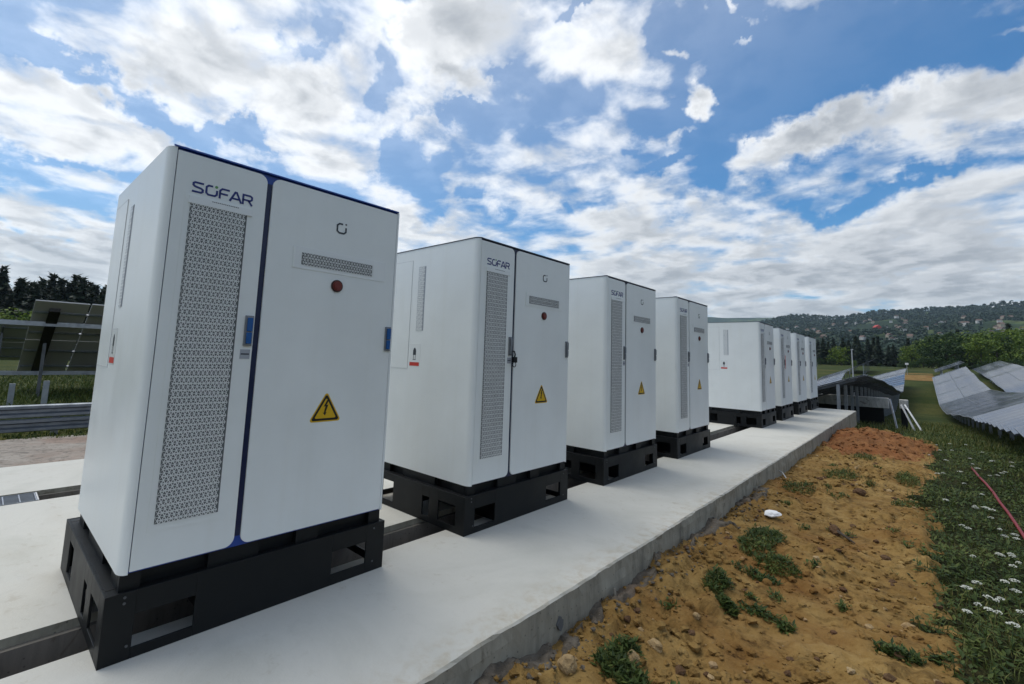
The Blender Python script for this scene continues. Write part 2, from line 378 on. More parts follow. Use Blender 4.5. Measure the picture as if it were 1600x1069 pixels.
GLYPHS = [  # strokes on a unit-height letter
 (0.0, [[(.90,.91),(.25,.91),(.13,.82),(.13,.64),(.25,.55),(.74,.45),(.86,.36),(.86,.19),(.74,.09),(.06,.09)]]),
 (1.03, [[(.58,.91),(.26,.91),(.10,.76),(.10,.25),(.26,.09),(.78,.09),(.93,.25),(.93,.62)]]),
 (2.10, [[(.10,0),(.10,.72),(.26,.91),(.86,.91)], [(.10,.46),(.74,.46)]]),
 (3.00, [[(.03,0),(.44,.91),(.56,.91),(.98,0)], [(.24,.30),(.78,.30)]]),
 (4.02, [[(.10,0),(.10,.91),(.72,.91),(.86,.80),(.86,.57),(.72,.45),(.10,.45)], [(.55,.45),(.90,0)]]),
]
def make_cabinet(blue):
    root = empty('battery_cabinet', (0, 0, 0))
    # --- base
    b = MB(); y0, y1, x0, x1, T, t = -.035, W+.02, -1.33, .004, .29, .012
    def plate_x(x, holes):    # front or rear plate, holes = (ya, yb, za, zb)
        ya = y0
        for (a, c, za, zb) in holes:
            b.box((x-t, ya, 0), (x, a, T), 'black'); b.box((x-t, a, 0), (x, c, za), 'black'); b.box((x-t, a, zb), (x, c, T), 'black'); ya = c
        b.box((x-t, ya, 0), (x, y1, T), 'black')
    def plate_y(y, holes):
        xa = x0 + .001
        for (a, c, za, zb) in holes:
            b.box((xa, y, 0), (a, y+t, T), 'black'); b.box((a, y, 0), (c, y+t, za), 'black'); b.box((a, y, zb), (c, y+t, T), 'black'); xa = c
        b.box((xa, y, 0), (x1-t-.001, y+t, T), 'black')
    plate_x(x1, [(.078, .315, .045, .185), (1.02, 1.25, .06, .19)]); plate_x(x0+t, [(.078, .315, .045, .185), (1.02, 1.25, .06, .19)])
    sh = [(-1.10, -.93, .05, .225), (-.515, -.425, .045, .20), (-.31, -.10, .05, .205)]
    plate_y(y0, sh); plate_y(y1-t, sh)
    # inner beams, top flange ring
    b.box((x0+.02, .40, 0.0), (x1-.03, .46, T-.02), 'black'); b.box((x0+.02, .93, 0.0), (x1-.03, .99, T-.02), 'black')
    b.box((-.80, y0+.02, .06), (-.74, y1-.02, T-.03), 'black')
    for (a, c) in (((x1-.075, y0+t), (x1-t-.001, y1-t)), ((x0+t, y0+t), (x0+.075, y1-t))):
        b.box((*a, T-.010), (*c, T-.002), 'black')
    for (ya, yb) in ((y0+t, y0+.07), (y1-.07, y1-t)): b.box((x0+.08, ya, T-.010), (x1-.08, yb, T-.002), 'black')
    base = b.build('base_frame', root, bevel=.002)
    p = MB()   # plinth between base and cabinet: blocks with dark gaps between them
    for (a, c) in ((.012, .09), (.36, .60), (.80, .93), (1.27, W-.01)): p.box((-.055, a, T-.004), (-.018, c, HB+.002), 'black')
    for (a, c) in ((-.19, -.06), (-.86, -.42), (-1.20, -1.06)): p.box((a, .012, T-.004), (c, .05, HB+.002), 'black')
    p.box((-1.19, .052, T-.03), (-.058, W-.052, HB+.002), 'black')
    p.box((-1.235, .014, T-.004), (-1.205, W-.014, HB+.002), 'black')
    p.build('plinth', root)
    for (y, z) in ((.035, .27), (.035, .245), (.06, .06), (1.30, .26), (1.30, .06)):
        b = MB(); b.prism([(y+.006*cos(2*pi*q/8), z+.006*sin(2*pi*q/8)) for q in range(8)], 'x', x1+.0002, x1+.004, 'zinc_dark'); b.build('bolt', base)
    # --- shell
    s = MB(); z0, z1 = HB, HB+HH
    poly = [(-D, 0)] + [(-.055 + .055*sin(rad(w)), .034 - .034*cos(rad(w))) for w in range(0, 91, 10)] + \
           [(0, .0365), (-.024, .0365), (-.024, 1.340), (-.003, 1.340), (-.003, 1.352), (-.012, W), (-D, W)]
    n = len(poly); i = len(s.v); k = s.mi('white')
    s.v += [(a, c, z0) for a, c in poly] + [(a, c, z1) for a, c in poly]
    for q in range(n):
        w_ = (q+1) % n; s.f.append((i+q, i+w_, i+n+w_, i+n+q)); s.m.append(k)
    s.f.append(tuple(i+n+q for q in range(n))); s.m.append(k); s.f.append(tuple(i+n-1-q for q in range(n))); s.m.append(k)
    body = s.build('body', root)
    me = body.data
    for pl in me.polygons: pl.use_smooth = abs(pl.normal.z) < .5
    es = body.modifiers.new('split', 'EDGE_SPLIT'); es.split_angle = rad(30)
    trim = 'blue_trim' if blue else 'slate_trim'
    r = MB()   # roof cap
    rp = [(-D-.004, -.004)] + [(-.055 + .059*sin(rad(w)), .034 - .038*cos(rad(w))) for w in range(0, 91, 10)] + [(.004, 1.345), (-.012, W+.004), (-D-.004, W+.004)]
    if blue: rp = [(-.35, .05), (-.03, .05), (.004, .02), (.004, 1.345), (-.012, W-.01), (-.35, W-.01)]
    r.prism(rp, 'z', z1+.0005, z1+.008, trim, trim)
    r.build('roof_cap', root)
    for (x, y) in ((-.06, .08), (-.06, W-.08), (-D+.08, .08)):
        r = MB(); r.prism([(x+.03*cos(2*pi*q/12), y+.03*sin(2*pi*q/12)) for q in range(12)], 'z', z1+.0082, z1+.022, 'labelgrey'); r.build('lifting_cap', root)
    g = MB(); g.box((-.0238, .0375, z0+.001), (-.015, 1.339, z1-.001), trim if blue else 'navy_trim'); 
    if blue: g.box((-.0149, .440, z0+.052), (-.0140, .525, z1-.052), 'navy_trim')
    g.build('door_seal', root)
    # --- narrow door
    da = MB(); a, c, za, zb, rr = .0405, .466, z0+.010, z1-.012, .045
    da.prism([(a, za)] + arc(c-rr, za+rr, rr, -90, 0) + arc(c-rr, zb-rr, rr, 0, 90) + [(a, zb)], 'x', -.0135, 0, 'white')
    door = da.build('narrow_door', root, bevel=.002)
    v = MB()
    v.box((.0003, .088, z0+.165), (.0022, .394, z0+1.775), 'white')      # shallow tray round the grille
    v.box((.0024, .112, z0+.198), (.0030, .376, z0+1.735), 'hole')
    lattice(v, .110, .378, z0+.196, z0+1.737, .0192, .0075, PX, big=.73, small=.54)
    v.build('vent_grille', door)
    v = MB(); v.box((.0003, .104, z0+1.735), (.009, .400, z0+1.772), 'film')
    for q in range(15):
        ya = .205 + q*.0085; v.box((.0092, ya, z0+1.762), (.0096, ya+.0055, z0+1.766), 'emblem')
    v.build('grille_cover_strip', door)
    L = MB(); hgt = .058; yl, zl = .110, z0+1.793
    for off, strokes in GLYPHS:
        for st in strokes: L.ribbon([(yl+(off+px)*hgt, zl+pz*hgt) for px, pz in st], .165*hgt, .0016, 'letter_blue', .0014)
    L.prism([(yl+(1.03+.86)*hgt+.0072*cos(2*pi*q/12), zl+.93*hgt+.0072*sin(2*pi*q/12)) for q in range(12)], 'x', .0002, .0016, 'letter_green')
    L.build('brand_lettering', door)
    def handle(y, za, zb, par):
        h = MB(); fm = 'handle_blue' if blue else 'handle_grey'
        h.box((.0003, y-.021, za), (.012, y+.021, zb), 'handle_grey')
        zm = za + (zb-za)*.46
        h.box((.0123, y-.012, za+.012), (.022, y+.014, zm-.003), fm); h.box((.0123, y-.012, zm+.003), (.024, y+.014, zb-.012), fm)
        h.build('handle', par, bevel=.002)
    handle(.437, z0+1.035, z0+1.197, door)
    pl = MB(); pl.box((.0003, .407, z0+.966), (.002, .456, z0+1.016), 'labelgrey'); pl.box((.0021, .411, z0+.988), (.0025, .452, z0+.995), 'emblem')
    pl.build('name_plate', door)
    # --- wide door
    db = MB(); a, c = .497, 1.336
    db.prism(arc(a+rr, za+rr, rr, 180, 270) + [(c, za), (c, zb)] + arc(a+rr, zb-rr, rr, 90, 180), 'x', -.0135, 0, 'white')
    door2 = db.build('wide_door', root, bevel=.002)
    v = MB(); v.box((.0003, .637, z0+1.497), (.0022, 1.262, z0+1.625), 'film' if blue else 'white')
    v.box((.0023, .640, z0+1.500), (.006, .650, z0+1.622), 'white')
    v.box((.0023, .690, z0+1.522), (.0030, 1.162, z0+1.594), 'hole')
    lattice(v, .688, 1.168, z0+1.520, z0+1.596, .0190, .0070, PX, big=.80, small=.66, seed=2)
    v.build('exhaust_grille', door2)
    e = MB(); ey, ez, eh = .892, z0+1.757, .068
    e.ribbon([(ey+q*eh, ez+w_*eh) for q, w_ in [(.62,.93),(.28,.93),(.08,.76),(.08,.24),(.28,.07),(.76,.07),(.95,.24),(.95,.64)]], .15*eh, .0016, 'emblem', .0014)
    e.prism([(ey+(.93+.085*cos(2*pi*q/12))*eh, ez+(.96+.085*sin(2*pi*q/12))*eh) for q in range(12)], 'x', .0002, .0016, 'emblem')
    e.build('emblem', door2)
    l = MB(); cy, cz = .922, z0+1.424
    for k_ in range(3):
        r0, r1, xa, xb = ((.038, .038, .0002, .008), (.030, .030, .0081, .014), (.022, .022, .0141, .018))[k_]
        l.prism([(cy+r0*cos(2*pi*q/24), cz+r0*sin(2*pi*q/24)) for q in range(24)], 'x', xa, xb, 'lensring' if k_ == 0 else 'lens')
    l.build('alarm_lamp', door2)
    w = MB(); ty, tz = .912, z0+.608
    def rtri(sx, r, lift=0):  # rounded triangle
        cs = [(ty-sx/2, tz+lift), (ty+sx/2, tz+lift), (ty, tz+lift+sx*.87)]; o = []
        cen = (ty, tz+lift+sx*.29)
        for (px, pz), a0 in zip(cs, (210, 330, 90)):
            d = Vector((cen[0]-px, cen[1]-pz)).normalized()*2*r
            o += arc(px+d.x, pz+d.y, r, a0-60, a0+60, 5)
        return o
    w.prism(rtri(.205, .012, -.007), 'x', .0002, .0012, 'yellow')
    w.prism(rtri(.182, .010, 0), 'x', .0013, .0017, 'signblack'); w.prism(rtri(.138, .006, .0135), 'x', .0018, .0021, 'yellow')
    bolt = [(.006, .118), (-.016, .070), (-.004, .074), (-.012, .030), (-.020, .034), (-.004, .012), (.006, .036), (-.001, .033), (.014, .084), (.002, .080), (.016, .112)]
    w.prism([(ty+px, tz+.018+pz*.9) for px, pz in bolt][::1], 'x', .0022, .0025, 'signblack')
    w.build('warning_sign', door2)
    handle(1.312, z0+1.035, z0+1.197, door2)
    # --- side wall
    v = MB(); v.box((-.772, -.0012, z0+1.232), (-.668, -.0004, z0+1.828), 'labelgrey')
    lattice(v, -.772, -.668, z0+1.230, z0+1.830, .0208, -.004, PY, m='white', big=.62, small=.5, seed=3)
    v.build('side_vent', body)
    v = MB(); xa, xb, zc, zd, g_ = -1.235, -.872, z0+.888, z0+1.895, .004
    v.box((xa, -.0025, zc), (xb, -.0004, zd), 'white')
    for bx in (((xa, -.0030, zc-g_), (xb+g_, -.0003, zc)), ((xa, -.0030, zd), (xb+g_, -.0003, zd+g_)), ((xb, -.0030, zc), (xb+g_, -.0003, zd))): v.box(*bx, 'groove')
    v.build('access_panel', body)
    v = MB(); v.box((-.845, -.0012, z0+.905), (-.690, -.0004, z0+1.110), 'film')
    cx, cz = -.772, z0+1.03
    v.prism([(cx-.022, cz-.02), (cx+.022, cz-.02), (cx+.022, cz+.022), (cx+.008, cz+.045), (cx-.008, cz+.045), (cx-.022, cz+.022)], 'y', -.0018, -.0013, 'emblem')
    for dx in (-.016, .010): v.box((cx+dx, -.0018, cz-.058), (cx+dx+.006, -.0013, cz-.021), 'emblem')
    v.box((cx-.022, -.0018, cz-.064), (cx+.022, -.0013, cz-.0585), 'emblem')
    v.box((-.840, -.0018, z0+.912), (-.700, -.0013, z0+.945), 'red')
    v.build('safety_label', body)
    # rear: two plain doors with louvres so that it holds up from the other side
    v = MB()
    for (ya, yb) in ((.03, W/2-.01), (W/2+.01, W-.03)): v.box((-D-.012, ya, z0+.02), (-D-.0005, yb, z1-.02), 'white')
    v.build('rear_door', body)
    return root

cabs = []
c0 = make_cabinet(True); cg = make_cabinet(False)
labels = [
 'nearest and largest white battery cabinet, with bright blue edge film and blue handles',
 'white battery cabinet with a dark padlock at its door seam, behind the blue trimmed one',
 'white battery cabinet behind the padlocked one, third from the camera, dark lamp on its door',
 'white battery cabinet ending the near group, just before the wide gap in the row',
 'white battery cabinet starting the far group, with a white paper tag on its handle',
 'white battery cabinet of the far group with an orange red strip along its door seam',
 'white battery cabinet between the red striped one and the last of the row',
 'last white battery cabinet at the far end of the concrete pad, beside the solar rows']
for i, y in enumerate(YS):
    o = c0 if i == 0 else cg if i == 1 else copy_tree(cg)
    o.location = (0, y, 0); tag(o, labels[i], 'battery cabinet', 'white battery cabinets in a row on the concrete pad'); cabs.append(o)
bpy.context.view_layer.update()
# padlock with its little key loop on the second cabinet
z0 = HB; y = YS[1]
p = MB(); p.tube([(.020, y+.452, z0+1.075), (.036, y+.462, z0+1.070), (.040, y+.468, z0+1.045), (.032, y+.470, z0+1.020)], .007, 'brass', 8)
p.box((.018, y+.448, z0+.975), (.046, y+.492, z0+1.024), 'brass')
p.tube([(.03+.0*q, y+.47+.022*sin(q*pi/6), z0+.958+.022*cos(q*pi/6)) for q in range(13)], .004, 'brass', 6)
tag(p.build('padlock', bevel=.004), 'dark padlock hanging from the handle of the second white cabinet', 'padlock')
p = MB(); y = YS[4]; p.box((.026, y+.415, z0+1.015), (.029, y+.475, z0+1.05), 'paper'); p.box((.026, y+.432, z0+.96), (.029, y+.455, z0+1.0145), 'paper')
tag(p.build('paper_tag'), 'white paper tag on the handle of the first far cabinet', 'tag')
p = MB(); y = YS[5]; p.box((.0247, y+.405, z0+.95), (.027, y+.455, z0+1.30), 'red')
tag(p.build('red_ribbon'), 'orange red strip on the door handle of the second far cabinet', 'strip')

# ------------------------------------------------------------------ terrain
def sm(t): t = max(0, min(1, t)); return t*t*(3-2*t)
def interp(tab, x):
    if x <= tab[0][0]: return tab[0][1]
    for (a, va), (b, vb) in zip(tab, tab[1:]):
        if x <= b:
            return va + (vb-va)*sm((x-a)/(b-a))*.5 + (vb-va)*((x-a)/(b-a))*.5
    return tab[-1][1]
VAL = [(-60, -.25), (8, -.25), (13, -.34), (20, -.75), (29, -1.25), (40, -1.95), (57, -2.75), (66, -3.2), (74, -2.9), (85, -1.6), (98, -.55), (115, .4), (135, 1.3), (170, 2.2)]
def G(x, y):
    w = sm((x+60)/35)
    g = interp(VAL, y)
    return -.25 + (g+.25)*w + .10*(1-w)*mn.noise(Vector((x*.05, y*.05, 3.3)))
EL = [(-180, 4), (-60, 5), (-30, 6.2), (-15, 6.3), (-7, 6.05), (-2, 5.85), (2, 5.5), (6.5, 5.15), (10, 4.95), (14, 4.3), (22, 3.6), (40, 3.2), (90, 2.6), (180, 4)]
def far_h(az, r):
    e = interp(EL, az)
    t = max(0, min(1, (r-320)/1700.))
    ee = .25 + (e-.25)*(t**.72)
    z = 1.4 + min(r, 2020)*tan(rad(ee))
    x, y = polar(az, r)
    z += (mn.fractal(Vector((x*.0016, y*.0016, 1.7)), 1.0, 2.0, 4))*38*sm((r-500)/900) + mn.fractal(Vector((x*.007, y*.007, 4.7)), 1.0, 2.0, 3)*9*sm((r-400)/600)
    if r > 2020: z -= (r-2020)*.25
    return z
def TH(x, y):
    dx, dy = x-CAM.x, y-CAM.y; r = hypot(dx, dy); az = degrees(atan2(-dx, dy))
    if r < 190: return G(x, y)
    t = sm((r-190)/180.)
    return G(x, y)*(1-t) + far_h(az, r)*t
# ground sheet: polar, finer in the direction that is looked at
azs = []; a = -180.0
while a < 180:
    azs.append(a); a += .5 if -14 <= a < 24 else 1.5 if -24 <= a < 95 else 4.0
def polar_sheet(name, rs, hf, m, drop=None):
    vs, fs = [], []; n = len(azs)
    for r in rs:
        for a in azs:
            x, y = polar(a, r); z = hf(x, y)
            if drop: z -= drop(x, y)
            vs.append((x, y, z))
    for i in range(len(rs)-1):
        for j in range(n):
            k = (j+1) % n; fs.append((i*n+j, (i+1)*n+j, (i+1)*n+k, i*n+k))
    return vs, fs, n
rs1 = [.3, 1, 1.6, 2.2, 2.8, 3.5, 4.3, 5.2, 6.2, 7.5, 9, 10.5, 12.5, 14.5, 17, 20, 23, 26.5, 30, 34, 38, 43, 48, 53, 58, 63, 68, 73, 78, 84, 90, 97, 105, 115, 127, 142, 160, 180, 205, 235, 270, 310, 350]
rs2 = [350, 400, 460, 520, 590, 660, 740, 820, 900, 980, 1060, 1150, 1240, 1330, 1420, 1510, 1600, 1700, 1800, 1900, 1980, 2050, 2150, 2400, 3000, 4200]
NEAR = lambda x, y: .22*(sm((x+9.5)/1)*sm((6.0-x)/1.5)*sm((24-y)/3)*sm((y+9)/3))
vs, fs, n = polar_sheet('ground', rs1, TH, 'ground', NEAR)
mb = MB(); mb.v = vs; mb.f = fs; mb.mi('ground'); mb.m = [0]*len(fs)
i = len(mb.v); mb.v.append((CAM.x, CAM.y, -.47)); 
for j in range(n): mb.f.append((i, j, (j+1) % n)); mb.m.append(0)
tag(mb.build('ground', smooth=True), kind='structure')
vs, fs, n = polar_sheet('hills', rs2, TH, 'hill')
mb = MB(); mb.v = vs; mb.f = fs; mb.mi('hill'); mb.m = [0]*len(fs)
tag(mb.build('hills', smooth=True), kind='structure')
# far blue ridge behind
vs, fs = [], []; A2 = [(-40 + q*.5) for q in range(160)]
ER = [(-40, 3), (0, 4.0), (7, 4.75), (10, 5.0), (13, 5.12), (16, 5.05), (18, 5.2), (22, 5.5), (40, 4)]
for j, a in enumerate(A2):
    e = interp(ER, a) + .10*mn.noise(Vector((a*.35, 0, 0)))
    for (r, k) in ((3300, .25), (3900, .7), (4300, 1.0), (4900, .6)):
        x, y = polar(a, r); vs.append((x, y, 1.4 + 4300*tan(rad(e))*k))
    if j:
        for q in range(3): fs.append(((j-1)*4+q, (j-1)*4+q+1, j*4+q+1, j*4+q))
mb = MB(); mb.v = vs; mb.f = fs; mb.mi('hill'); mb.m = [0]*len(fs)
tag(mb.build('far_ridge', smooth=True), kind='structure')

# ------------------------------------------------------------------ concrete
def slab(x0, x1, y0, y1, zb, name='concrete_slab', m='concrete', zt=0.0, rough=0):
    b = MB()
    ny = max(2, int((y1-y0)/.05)) if rough else 1
    k = b.mi(m)
    if not rough:
        b.box((x0, y0, zb), (x1, y1, zt), m)
    else:
        rows = [(x0, zt), (x1-.012, zt), (x1, zt-.010), (x1+.002, zt-.07), (x1+.004, zt-.13), (x1+.002, zb+.04), (x1, zb)]
        for q in range(ny+1):
            yy = y0 + (y1-y0)*q/ny
            for j, (xx, zz) in enumerate(rows):
                dx = 0 if j < 1 else mn.fractal(Vector((yy*1.1, zz*4, 0)), 1, 2, 4)*.014 + mn.fractal(Vector((yy*9, zz*14, 5)), 1, 2, 3)*.007
                dz = (mn.fractal(Vector((yy*2.2, 0, 9)), 1, 2, 4)*.008 if j in (1, 2) else 0) - (.012*max(0, mn.noise(Vector((yy*13, 2, 2)))) if j == 2 else 0)
                b.v.append((xx+dx, yy, zz + (dz if j == 2 else dz*.3)))
        nn = len(rows)
        for q in range(ny):
            for j in range(nn-1):
                b.f.append((q*nn+j, q*nn+j+1, (q+1)*nn+j+1, (q+1)*nn+j)); b.m.append(k)
        b.f.append(tuple(ny*nn+j for j in range(nn)) + ()); b.m.append(k)
        e = ny*nn; c = len(b.v); b.v += [(x0, y1, zb)]; b.f.append((e+nn-1, c, e)); b.m.append(k)
        e2 = 0; c = len(b.v); b.v += [(x0, y0, zb)]; b.f.append(tuple(range(nn)) + (c,)); b.m.append(k)
        b.face([(x0, y0, zt), (x0, y1, zt), (x0, y1, zb), (x0, y0, zb)], m)
    return tag(b.build(name), kind='structure')
YA, YB = -7.0, 18.8
slab(-.20, 1.04, YA, YB, -.46, rough=1)
slab(-3.12, -.57, YA, YB, -.46)
slab(-4.83, -3.50, YA, YB, -.46)
b = MB(); b.box((-.57, YA, -.40), (-.20, YB-.02, -.30), 'trench'); b.box((-.569, YA, -.2998), (-.535, YB-.02, -.045), 'trench'); b.box((-.232, YA, -.2998), (-.2005, YB-.02, -.05), 'trench')
b.box((-3.50, YA, -.40), (-3.12, YB-.02, -.30), 'trench'); b.box((-3.499, YA, -.2998), (-3.465, YB-.02, -.040), 'trench'); b.box((-3.155, YA, -.2998), (-3.121, YB-.02, -.04), 'trench')
tag(b.build('cable_trench'), kind='structure')
# two cross joints of the grid: end walls of the pad
g = MB()
for q in range(24):
    ya = -.03 - q*.10
    g.box((-3.462, ya-.008, -.036), (-3.158, ya, -.004), 'zinc')
for q in range(12): 
    xa = -3.455 + q*.0268; g.box((xa, -2.45, -.034), (xa+.005, -.041, -.007), 'zinc')
g.box((-3.463, -2.46, -.038), (-3.458, -.02, -.002), 'zinc'); g.box((-3.162, -2.46, -.038), (-3.157, -.02, -.002), 'zinc')
g.box((-3.457, -.028, -.038), (-3.163, -.018, -.002), 'pole')
for q in range(24): g.box((-3.455, -.05-q*.1, -.035), (-3.165, -.048-q*.1, -.010), 'zinc')
tag(g.build('drain_grate'), 'galvanised steel drain grate lying in the rear trench slot of the concrete', 'drain grate')
# details on the pad's open side
b = MB(); b.prism([(1.90+.026*cos(2*pi*q/14)*(1+.2*sin(q*2.1)), -.145+.036*sin(2*pi*q/14)*(1+.2*cos(q*1.7))) for q in range(14)], 'x', 1.02, 1.0555, 'hole')
tag(b.build('tie_hole'), 'dark ragged hole in the side of the concrete pad, above the brown stain', 'hole')
b = MB(); b.tube([(1.075, 2.50, -.14), (1.12, 2.47, -.31)], .009, 'wood', 6)
tag(b.build('stake'), 'thin grey stake leaning against the concrete pad edge beside the soil', 'stake')
b = MB(); b.tube([(1.05, 7.55, -.16), (1.10, 7.50, -.17), (1.16, 7.42, -.22), (1.20, 7.2, -.27), (1.19, 7.0, -.285)], .008, 'pole', 6)
tag(b.build('wire_end'), 'pale wire end curling out of the pad edge onto the soil', 'wire')

# ------------------------------------------------------------------ soil strip
def edge_x(y):   # where the grass starts
    return 2.62 + .20*mn.noise(Vector((y*.55, 1.3, 0))) + .10*mn.noise(Vector((y*1.9, 4.3, 0))) - .35*sm((1.8-y)/3) + .10 - .16*sm((y-3.6)/.8)*sm((9.2-y)/1.5) - .9*sm((y-16)/3)
def clump(x, y, s=1.0):
    return mn.fractal(Vector((x*s, y*s, .5)), 1.0, 2.1, 5)
def soil_h(x, y):
    z = -.215 + (interp(VAL, y)+.25)*.9
    z -= .05*sm((x-1.04)/.5)
    lump = abs(mn.fractal(Vector((x*3.2, y*3.2, 7)), 1.0, 2.0, 5))
    rid = mn.ridged_multi_fractal(Vector((x*5, y*5, 2)), 1.0, 2.1, 4, 1.0, 2.0)
    rough = .35 + .65*sm(mn.noise(Vector((x*1.3, y*.9, 11)))*1.6+.45)
    z += .085*lump*rough + .026*rid*rough + .060*rough*max(0, mn.noise(Vector((x*7, y*7, 4)))-.05) + .035*rough*max(0, mn.noise(Vector((x*15, y*15, 6)))) - .03*rough*max(0, mn.noise(Vector((x*5, y*5, 16)))) + .05*mn.noise(Vector((x*.9, y*.7, 3)))
    z -= .05*sm((1.22-x)/.16)*(.6+.4*mn.noise(Vector((y*2, 0, 0))))
    z -= .10*sm((x-edge_x(y)-.05)/.3)
    return z
def mound_h(x, y):
    u = (x-1.75)/1.15; v = (y-13.6)/2.9
    d = sqrt(u*u+v*v) + .16*mn.noise(Vector((x*1.4, y*.9, 5)))
    h = .30*sm(1-d)**.8 if d < 1 else -.25*(d-1)
    return h + (.07*abs(mn.fractal(Vector((x*3.5, y*3.5, 8)), 1, 2, 5)) + .03*abs(mn.noise(Vector((x*11, y*11, 8)))))*(1 if d < 1.1 else 0)
def grid(name, x0, x1, y0, y1, st, hf, m, kind='structure', yst=None):
    b = MB(); nx = int((x1-x0)/st)+1; yst = yst or (lambda y: st); ys = []; y = y0
    while y < y1: ys.append(y); y += yst(y)
    for y in ys:
        for i in range(nx):
            x = x0+i*st; b.v.append((x, y, hf(x, y)))
    for j in range(len(ys)-1):
        for i in range(nx-1):
            q = j*nx+i; b.f.append((q, q+1, q+nx+1, q+nx))
    b.mi(m); b.m = [0]*len(b.f)
    return tag(b.build(name, smooth=True), kind=kind)
grid('soil', 1.01, 3.5, -1.0, 20.0, .018, soil_h, 'soil', yst=lambda y: .017+.003*max(0, y))
grid('soil_mound', 1.06, 3.4, 10.2, 17.6, .035, lambda x, y: soil_h(x, y)-.03+mound_h(x, y), 'redsoil', yst=lambda y: .04)
def meadow_h(x, y):
    return TH(x, y) + .03*mn.noise(Vector((x*1.1, y*1.1, 0))) + .015*mn.noise(Vector((x*4, y*4, 1))) + .02 - .17*sm((edge_x(y)+.12+.30*mn.fractal(Vector((x*4.5, y*4.5, 17)), 1, 2, 3)-x)/.22)
grid('meadow', 2.0, 9.5, -2.0, 24, .05, meadow_h, 'sward', yst=lambda y: .05)
# rubble of spilt concrete along the foot of the pad
def rubble_h(x, y):
    e = 1.17 + .11*mn.noise(Vector((y*1.6, 3, 3))) + .05*mn.noise(Vector((y*6, 3, 3)))
    return soil_h(x, y) + (.016 if x < e and mn.noise(Vector((y*1.3, 8, 1))) + .6*mn.noise(Vector((x*9, y*7, 3))) > -.05 else -.04) + .03*abs(mn.noise(Vector((x*14, y*14, 4))))
grid('concrete_spill', 1.02, 1.36, .4, 6.4, .016, rubble_h, 'rubble', yst=lambda y: .022)
# gravel and grass on the far side of the slabs
def gravel_h(x, y): return -.175 + .02*mn.noise(Vector((x*1.2, y*1.2, 0))) + .012*mn.fractal(Vector((x*6, y*6, 0)), 1, 2, 3) - .08*sm((-7.9-x+.3*mn.noise(Vector((y*.8, 0, 0))))/.6)
grid('gravel_path', -8.6, -4.80, -6, 20, .06, gravel_h, 'gravel', yst=lambda y: .06 if y < 3 else .2)

def rock(name, loc, r, m, seed, label=None, cat=None, flat=.7, group=None, kind=None, sub=3):
    import bmesh
    bm = bmesh.new(); bmesh.ops.create_icosphere(bm, subdivisions=sub, radius=1)
    o3 = Vector((seed*3.1, seed*1.7, 0))
    for v in bm.verts:
        d = 1 + .34*mn.noise(v.co*1.1+o3) + .14*mn.noise(v.co*2.7+o3)
        v.co = Vector((v.co.x*r[0]*d, v.co.y*r[1]*d, v.co.z*r[2]*d))
    me = bpy.data.meshes.new(name); bm.to_mesh(me); bm.free(); me.materials.append(M[m])
    o = bpy.data.objects.new(name, me); COL.objects.link(o); o.location = loc; o.rotation_euler.z = seed
    return tag(o, label, cat, group, kind)
def onground(u, v, zf=soil_h):   # where a line of sight from the viewpoint meets the soil
    d = F + R*((u-789.67)/FPX) - U*((v-475.36)/FPX); t = 1.0
    for _ in range(40):
        p = CAM + d*t; z = zf(p.x, p.y); t += (z-p.z)/d.z*.7
    p = CAM + d*t; return p.x, p.y, zf(p.x, p.y)
P = onground(886, 1046); rock('stone', (P[0], P[1], P[2]+.02), (.05, .045, .045), 'stone', 1, 'larger tan stone at the foot of the pad, left of the grass tufts', 'stone')
P = onground(990, 1036); rock('stone', (P[0], P[1], P[2]+.02), (.030, .036, .036), 'stone', 2, 'round tan stone sitting between two grass tufts nearest the camera', 'stone')
P = onground(1088, 965); rock('stone', (P[0], P[1], P[2]+.01), (.022, .02, .02), 'stone', 3, 'small pale pebble alone on the bare soil near the stake', 'stone')
P = onground(1024, 1012); rock('stone', (P[0], P[1], P[2]+.012), (.045, .032, .03), 'stone', 6, 'oblong ochre stone on bare soil behind the two nearest tufts', 'stone')
P = onground(1207, 808); rock('foam_piece', (P[0], P[1], P[2]+.035), (.085, .062, .03), 'styro', 4, 'white piece of foam lying on the ochre soil', 'foam piece')
P = onground(1305, 832); rock('clod', (P[0], P[1], P[2]+.015), (.10, .05, .05), 'darkclod', 5, 'dark brown clod of earth beside a dry twig on the soil', 'clod', sub=4)
P = onground(1343, 772); rock('clod', (P[0], P[1], P[2]+.015), (.09, .06, .055), 'darkclod', 8, 'dark red clod on open soil before the mound', 'clod', sub=4)
b = MB(); P = onground(1322, 845)
b.tube([(P[0]-.10, P[1]+.16, P[2]+.03), (P[0], P[1], P[2]+.035), (P[0]+.08, P[1]-.12, P[2]+.03)], [.016, .012, .005], 'bark', 6)
b.tube([(P[0], P[1], P[2]+.03), (P[0]+.09, P[1]+.02, P[2]+.05)], [.007, .003], 'bark', 5)
tag(b.build('twig'), 'dry grey twig lying on the bare soil', 'twig')
